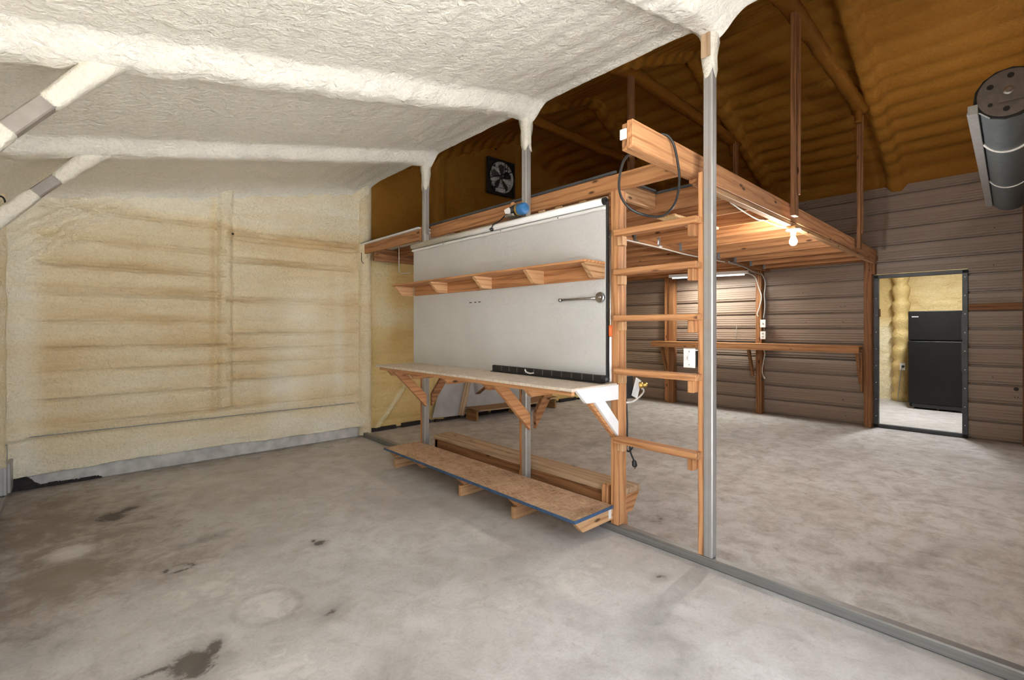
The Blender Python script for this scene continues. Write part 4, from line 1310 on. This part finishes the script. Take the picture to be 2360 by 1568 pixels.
o = lathe('bolt', [(0.014, 0), (0.014, 0.012), (0.006, 0.016)], (5.12, 5.995, 4.33), (0, -1, 0), M['tar'], None, 8)
tag(o, 'dark bolt in the foam above the exhaust fan', 'bolt')

M['grey_white'] = plain('dirty_white_paint', (0.50, 0.51, 0.53), 0.6, 0, 0.12, 5, 0.3)
ws = thing('white_sheet', 'white painted sheet standing against the back wall under the workbench', 'sheet', (4.9, 5.95, 0))
prism('board', (3.86, 5.955, 0.06), (1, 0, 0), (0, 0, 1), [(0.0, 0.02), (0.35, 0.0), (2.1, 0.0), (2.1, 0.75), (0.25, 0.75), (0.10, 0.35)], 0.012, M['grey_white'], ws)
box('seam', (4.45, 5.938, 0.47), (5.95, 5.9428, 0.50), M['grey_white'], ws, 0.001)
st = thing('foam_board', 'yellow foam-stained upright board beside the white sheet', 'board', (4.42, 5.9, 0.05))
bar('board', (4.36, 5.917, 0.06), (4.56, 5.917, 0.86), 0.04, 0.09, M['bleached'], st)
o = box('wood_block', (4.30, 5.20, 0.62), (4.66, 5.26, 0.72), M['fir'])
wk = thing('support_bracket', 'short wooden bracket arm on the back wall behind the workbench', 'bracket', (4.5, 5.6, 0.6))
bpy.data.objects.remove(o)
box('arm', (4.62, 5.42, 0.60), (4.71, 5.940, 0.69), M['fir'], wk)
prism('strut', (4.65, 5.44, 0.36), (0, 1, 0), (0, 0, 1), [(0.43, 0.0), (0.50, 0.0), (0.10, 0.24), (0.04, 0.24)], 0.036, M['fir_old'], wk)

pl = thing('pallet', 'dark wooden pallet with bowed white-edged top against the back wall', 'pallet', (5.2, 5.8, 0))
box('runner', (4.42, 5.62, 0.0), (4.46, 5.885, 0.075), M['pallet'], pl)
box('runner', (4.42, 5.62, 0.076), (4.46, 5.885, 0.15), M['pallet'], pl)
box('runner', (5.30, 5.62, 0.0), (5.34, 5.885, 0.15), M['pallet'], pl)
box('runner', (6.14, 5.62, 0.0), (6.18, 5.885, 0.15), M['pallet'], pl)
vs, fs = [], []
N = 16
for i in range(N + 1):
    x = 4.42 + 1.78 * i / N
    zz = 0.152 - 0.035 * math.sin(math.pi * i / N) + 0.03 * (i / N)
    for (yy, dz) in ((5.61, 0.0), (5.89, 0.02), (5.89, 0.035), (5.61, 0.015)):
        vs.append((x - 5.2, yy - 5.8, zz + dz))
for i in range(N):
    for k in range(4):
        a, b = i * 4 + k, i * 4 + (k + 1) % 4
        fs.append((a, a + 4, b + 4, b))
fs += [(0, 1, 2, 3), (N * 4 + 3, N * 4 + 2, N * 4 + 1, N * 4)]
place(bpy.data.objects.new('bowed_top', mesh_from('bowed_top', vs, fs, M['pallet'])), pl, (5.2, 5.8, 0))
tube('white_lip', [(4.47 + 1.7 * i / 10, 5.602, 0.158 - 0.035 * math.sin(math.pi * (0.03 + i / 10.4)) + 0.03 * i / 10) for i in range(11)], 0.009, M['bleached'], pl, 6)

# ================================================================== DOOR WALL THINGS
def wpost(y0, y1, zt, lab, x0=8.205):
    t = thing('wall_post', lab, 'post', ((x0 + XD) / 2, (y0 + y1) / 2, 0), 'wooden posts on the siding wall')
    box('post', (x0, y0, 0), (XD - 0.002, y1, zt), M['fir_old'], t, 0.004)
    return t


pD = wpost(1.552, 1.640, 2.328, 'wooden post beside the doorway under the loft beam end', 8.20)
box('side_plate', (8.20, 1.515, 2.14), (XD - 0.002, 1.5515, 2.328), M['fir_old'], pD)
box('side_plate', (8.18, 1.50, 2.329), (XD - 0.002, 1.64, 2.40), M['fir_old'], pD)
for zz in (2.20, 2.30):
    lathe('bolt', [(0.008, 0), (0.008, 0.005)], (8.1995, 1.575, zz), (-1, 0, 0), M['tar'], pD, 8)
pE = wpost(3.00, 3.09, 2.327, 'wooden post with two white outlet boxes on the siding wall')
pF = wpost(4.54, 4.64, 2.327, 'left wooden post at the end of the wall bench')
pF2 = box('backing_strip', (8.235, 4.641, 0.0), (XD - 0.002, 4.74, 2.327), M['fir'], pF)

wbh = thing('wall_bench', 'long wooden bench on brackets along the siding wall', 'bench', (8.1, 3.1, 0.6))
YA, YBn = 1.645, 4.85
box('top_board', (7.94, YA, 1.128), (8.20, YBn, 1.146), M['fir'], wbh)
box('front_rail', (7.94, YA, 1.045), (7.978, YBn, 1.1275), M['fir'], wbh)
box('rear_rail', (8.165, YA, 1.045), (8.2035, YBn, 1.1275), M['fir_old'], wbh)
for yy in (1.66, 3.11, 4.66):
    prism('bracket', (7.985, yy + 0.036, 0.60), (1, 0, 0), (0, 0, 1), [(0.0, 0.44), (0.075, 0.44), (0.219, 0.075), (0.219, 0.0), (0.19, 0.0)], 0.036, M['fir_old'], wbh, 0.002)
box('side_cleat', (8.10, 1.6405, 0.50), (8.19, 1.658, 1.04), M['fir_old'], wbh)

for k, (zc, lab) in enumerate(((1.462, 'upper white outlet box on the wooden wall post'), (1.274, 'lower white outlet box on the wooden wall post'))):
    t = thing('outlet_box', lab, 'outlet', (8.18, 2.96, zc - 0.06), 'outlet boxes on the wall post')
    box('box', (8.16, 2.925, zc - 0.055), (8.25, 2.995, zc + 0.055), M['cable_grey'], t)
    cvp = box('cover_plate', (8.153, 2.920, zc - 0.062), (8.1595, 3.000, zc + 0.062), M['plastic'], t, 0.002)
    if k == 0:
        box('toggle', (8.142, 2.953, zc - 0.012), (8.1528, 2.966, zc + 0.012), M['cable_grey'], cvp)
    else:
        for dz in (-0.026, 0.026):
            lathe('socket', [(0.014, 0), (0.014, 0.002)], (8.1528, 2.96, zc + dz), (-1, 0, 0), M['cable_grey'], cvp, 12)
cd = tube('conduit', [(8.21, 2.96, 1.335), (8.21, 2.96, 1.40)], 0.011, M['chrome'], None, 8, False)
tag(cd, 'short metal conduit between the two outlet boxes', 'conduit')
c = tube('cable', [(6.7, 2.885, 2.31), (7.2, 2.88, 2.285), (7.7, 2.96, 2.275), (8.05, 3.00, 2.262), (8.14, 2.97, 2.25), (8.175, 2.93, 2.12), (8.18, 2.945, 1.92), (8.18, 2.935, 1.75), (8.18, 2.955, 1.54)], 0.011, M['cable_grey'], None, 8)
tag(c, 'thick grey cable dropping from the loft to the upper outlet box', 'cable')
c = tube('cable', [(7.9, 3.10, 2.27), (8.10, 3.06, 2.21), (8.17, 3.03, 2.05), (8.18, 2.99, 1.90), (8.185, 3.02, 1.74), (8.185, 3.055, 1.62), (8.185, 3.04, 1.58)], 0.008, M['cable_white'], None, 8)
tag(c, 'thin pale cable hanging loose beside the wall post', 'cable')
c = tube('cable', [(8.19, 2.965, 1.045), (8.19, 2.945, 0.98), (8.195, 2.965, 0.85), (8.195, 2.985, 0.72), (8.195, 2.975, 0.64), (8.19, 2.955, 0.60)], 0.007, M['cable_white'], None, 8)
tag(c, 'white cable below the wall bench ending in bare wires', 'cable')
o = thing('wire_nuts', 'small bundle of wire ends below the wall bench', 'wire ends', (8.19, 2.955, 0.57))
lathe('cap', [(0.010, 0), (0.016, 0.03), (0.006, 0.04)], (8.185, 2.955, 0.61), (0, -0.4, -1), M['screw'], o, 8)
lathe('cap', [(0.008, 0), (0.014, 0.03), (0.006, 0.05)], (8.19, 2.975, 0.585), (0, 0.3, -1), M['black'], o, 8)
fx = thing('strip_light', 'white fluorescent strip fixture below the loft near the wall posts', 'light fixture', (7.8, 3.75, 2.27))
bar('channel', (7.62, 4.30, 2.285), (7.95, 3.10, 2.285), 0.07, 0.05, M['plastic'], fx)
tube('tube_lamp', [(7.62, 4.24, 2.25), (7.94, 3.16, 2.25)], 0.013, M['tube_added_glow'], fx, 10, False)
light('added_strip_glow', 'AREA', (7.78, 3.70, 2.235), 22, (1.0, 0.98, 0.88), rot=(0, 0, math.radians(-15)), size=(0.05, 1.1))  # light added to this unlit fixture to brighten the floor below the loft
hs = thing('hook_stem', 'thin dark hook on the siding above the wall bench', 'hook', (8.30, 3.60, 1.2))
tube('stem', [(8.315, 3.43, 1.42), (8.29, 3.43, 1.41), (8.288, 3.43, 1.28), (8.30, 3.44, 1.22)], 0.005, M['cable_grey'], hs, 6)

# roll-up door coil over the main doorway
rc = thing('rollup_door_coil', 'grey coiled roll-up door with dark end drum at the upper right', 'roll-up door', (4.4, 0.12, 2.85))
A = Vector((4.32, 0.118, 2.875)); B = Vector((7.75, 0.20, 2.875))
ax = (B - A).normalized(); L = (B - A).length
CR = 0.150
prof = []
for i in range(0, 121):
    prof.append((CR + (0.0035 if i % 2 == 0 else 0.0), L * i / 120))
M['curtain'] = plain('slate_grey_curtain', (0.135, 0.165, 0.185), 0.42, 0.3, 0.15, 20)
M['curtain_bar'] = plain('pale_grey_bar', (0.50, 0.52, 0.53), 0.4, 0.3, 0.1, 20)
M['drum'] = plain('taupe_drum_plate', (0.21, 0.185, 0.17), 0.5, 0.3, 0.15, 20)
lathe('curtain_roll', prof, A + ax * 0.03, ax, M['curtain'], rc, 40)
for (h, w) in ((0.23, 0.022), (0.62, 0.014)):
    s = []
    for i in range(13):
        a = math.radians(-62 + i * 11)
        s.append(A + ax * (L * h + 0.05 * math.sin(i * 0.3)) + Vector((0, -math.sin(a) * 0 + math.sin(a) * -(CR + 0.004), 0)) + Vector((0, 0, -math.cos(a) * (CR + 0.004))))
    tube('white_stripe', s, w * 0.5, M['plastic'], rc, 6, True, 3)
e2 = Vector((0, 1, 0)); e2 = (e2 - ax * e2.dot(ax)).normalized()
for (off, wd, mt, nm) in ((0.0, 0.060, 'curtain_bar', 'bottom_bar'), (0.020, 0.018, 'screw', 'bar_bead')):
    c0 = A + e2 * (CR + 0.012 + off) + Vector((0, 0, -0.060 - off)); c1 = B + e2 * (CR + 0.012 + off) + Vector((0, 0, -0.060 - off))
    bar(nm, c0, c1, 0.050 if off == 0 else 0.018, wd, M[mt], rc)
lathe('end_drum', [(CR - 0.006, 0.0), (CR - 0.006, 0.006), (CR - 0.02, 0.008), (CR - 0.02, 0.03)], A + ax * 0.0, ax, M['drum'], rc, 40)
lathe('rubber_rim', [(CR + 0.006, 0.012), (CR + 0.012, 0.02), (CR + 0.006, 0.034)], A, ax, M['black'], rc, 14, False)
for (ang, rr, r0) in ((35, 0.10, 0.016), (95, 0.105, 0.016), (150, 0.108, 0.014), (215, 0.10, 0.017), (275, 0.10, 0.016), (325, 0.1, 0.012)):
    a = math.radians(ang)
    lathe('drum_hole', [(r0, 0), (r0, 0.002)], A + e2 * math.cos(a) * rr + Vector((0, 0, math.sin(a) * rr)) - ax * 0.0015, ax, M['black'], rc, 14)
prism('bracket_plate', A + e2 * 0.045 + Vector((0, 0, -0.06)) - ax * 0.006, -e2, (0, 0, 1), [(0, 0), (0.24, 0), (0.24, 0.13), (0, 0.13)], 0.004, M['drum'], rc)
lathe('axle_bolt', [(0.026, 0), (0.026, 0.006), (0.014, 0.008), (0.012, 0.02)], A - ax * 0.006 + Vector((0, 0, 0.01)), -ax, M['chrome'], rc, 16)

# ================================================================== REFRIGERATOR ROOM
fr = thing('refrigerator', 'black top-freezer refrigerator standing beyond the doorway', 'refrigerator', (11.0, 1.13, 0))
box('cabinet', (10.72, 0.765, 0.03), (11.38, 1.495, 1.672), M['fridge'], fr, 0.01)
fd = box('freezer_door', (10.65, 0.762, 1.180), (10.716, 1.498, 1.678), M['fridge'], fr, 0.012)
md = box('main_door', (10.65, 0.762, 0.10), (10.716, 1.498, 1.168), M['fridge'], fr, 0.012)
box('handle', (10.615, 0.79, 1.21), (10.650, 0.825, 1.60), M['black'], fd, 0.008)
box('handle', (10.615, 0.79, 0.68), (10.650, 0.825, 1.14), M['black'], md, 0.008)
box('badge', (10.6485, 1.36, 1.575), (10.6499, 1.45, 1.590), M['screw'], fd, 0)
box('toe_grille', (10.67, 0.80, 0.032), (10.70, 1.45, 0.095), M['black'], fr)
for yy in (0.82, 1.12, 1.44):
    lathe('foot', [(0.018, 0), (0.018, 0.030)], (10.75, yy, 0.0), (0, 0, 1), M['chrome'], fr, 10)
ot = thing('wall_outlet', 'white outlet with a black plug on the foam beside the refrigerator', 'outlet', (11.48, 1.70, 0.6))
box('plate', (11.460, 1.655, 0.60), (11.475, 1.735, 0.73), M['plastic'], ot)
lathe('plug', [(0.022, 0), (0.024, 0.03), (0.012, 0.04)], (11.459, 1.685, 0.67), (-1, 0, 0), M['black'], ot, 10)
tube('plug_cord', [(11.42, 1.70, 0.66), (11.42, 1.72, 0.50), (11.44, 1.74, 0.30), (11.44, 1.76, 0.05), (11.42, 1.72, 0.01)], 0.007, M['cable_grey'], ot, 6)
rl2 = thing('added_ceiling_lamp', 'added fill lamp on the ceiling of the refrigerator room', 'lamp', (9.7, 1.2, 2.8))  # unseen lamp added to brighten the refrigerator room
box('channel', (9.2, 1.14, 2.80), (10.4, 1.26, 2.848), M['plastic'], rl2)  # channel of the added lamp
box('added_diffuser', (9.22, 1.15, 2.775), (10.38, 1.25, 2.799), M['added_lamp_glow'], rl2)
light('added_ceiling_light', 'AREA', (9.8, 1.2, 2.76), 42, (0.96, 0.99, 1.0), rot=(0, 0, 0), size=(1.2, 0.12))

# added out-of-view strip lamp above the roll-up door, brightens the main bay
fl2 = thing('added_wall_lamp', 'added fill lamp on the front wall above the roll-up door', 'lamp', (6.0, -0.10, 3.3))
box('channel', (5.3, -0.138, 3.26), (6.7, -0.08, 3.34), M['plastic'], fl2)  # channel of the added lamp
box('added_diffuser', (5.32, -0.0795, 3.27), (6.68, -0.055, 3.33), M['added_lamp_glow'], fl2)
light('added_wall_light', 'AREA', (6.0, -0.045, 3.30), 1.2, (1.0, 0.94, 0.86), rot=(math.radians(90), 0, 0), size=(1.36, 0.06))
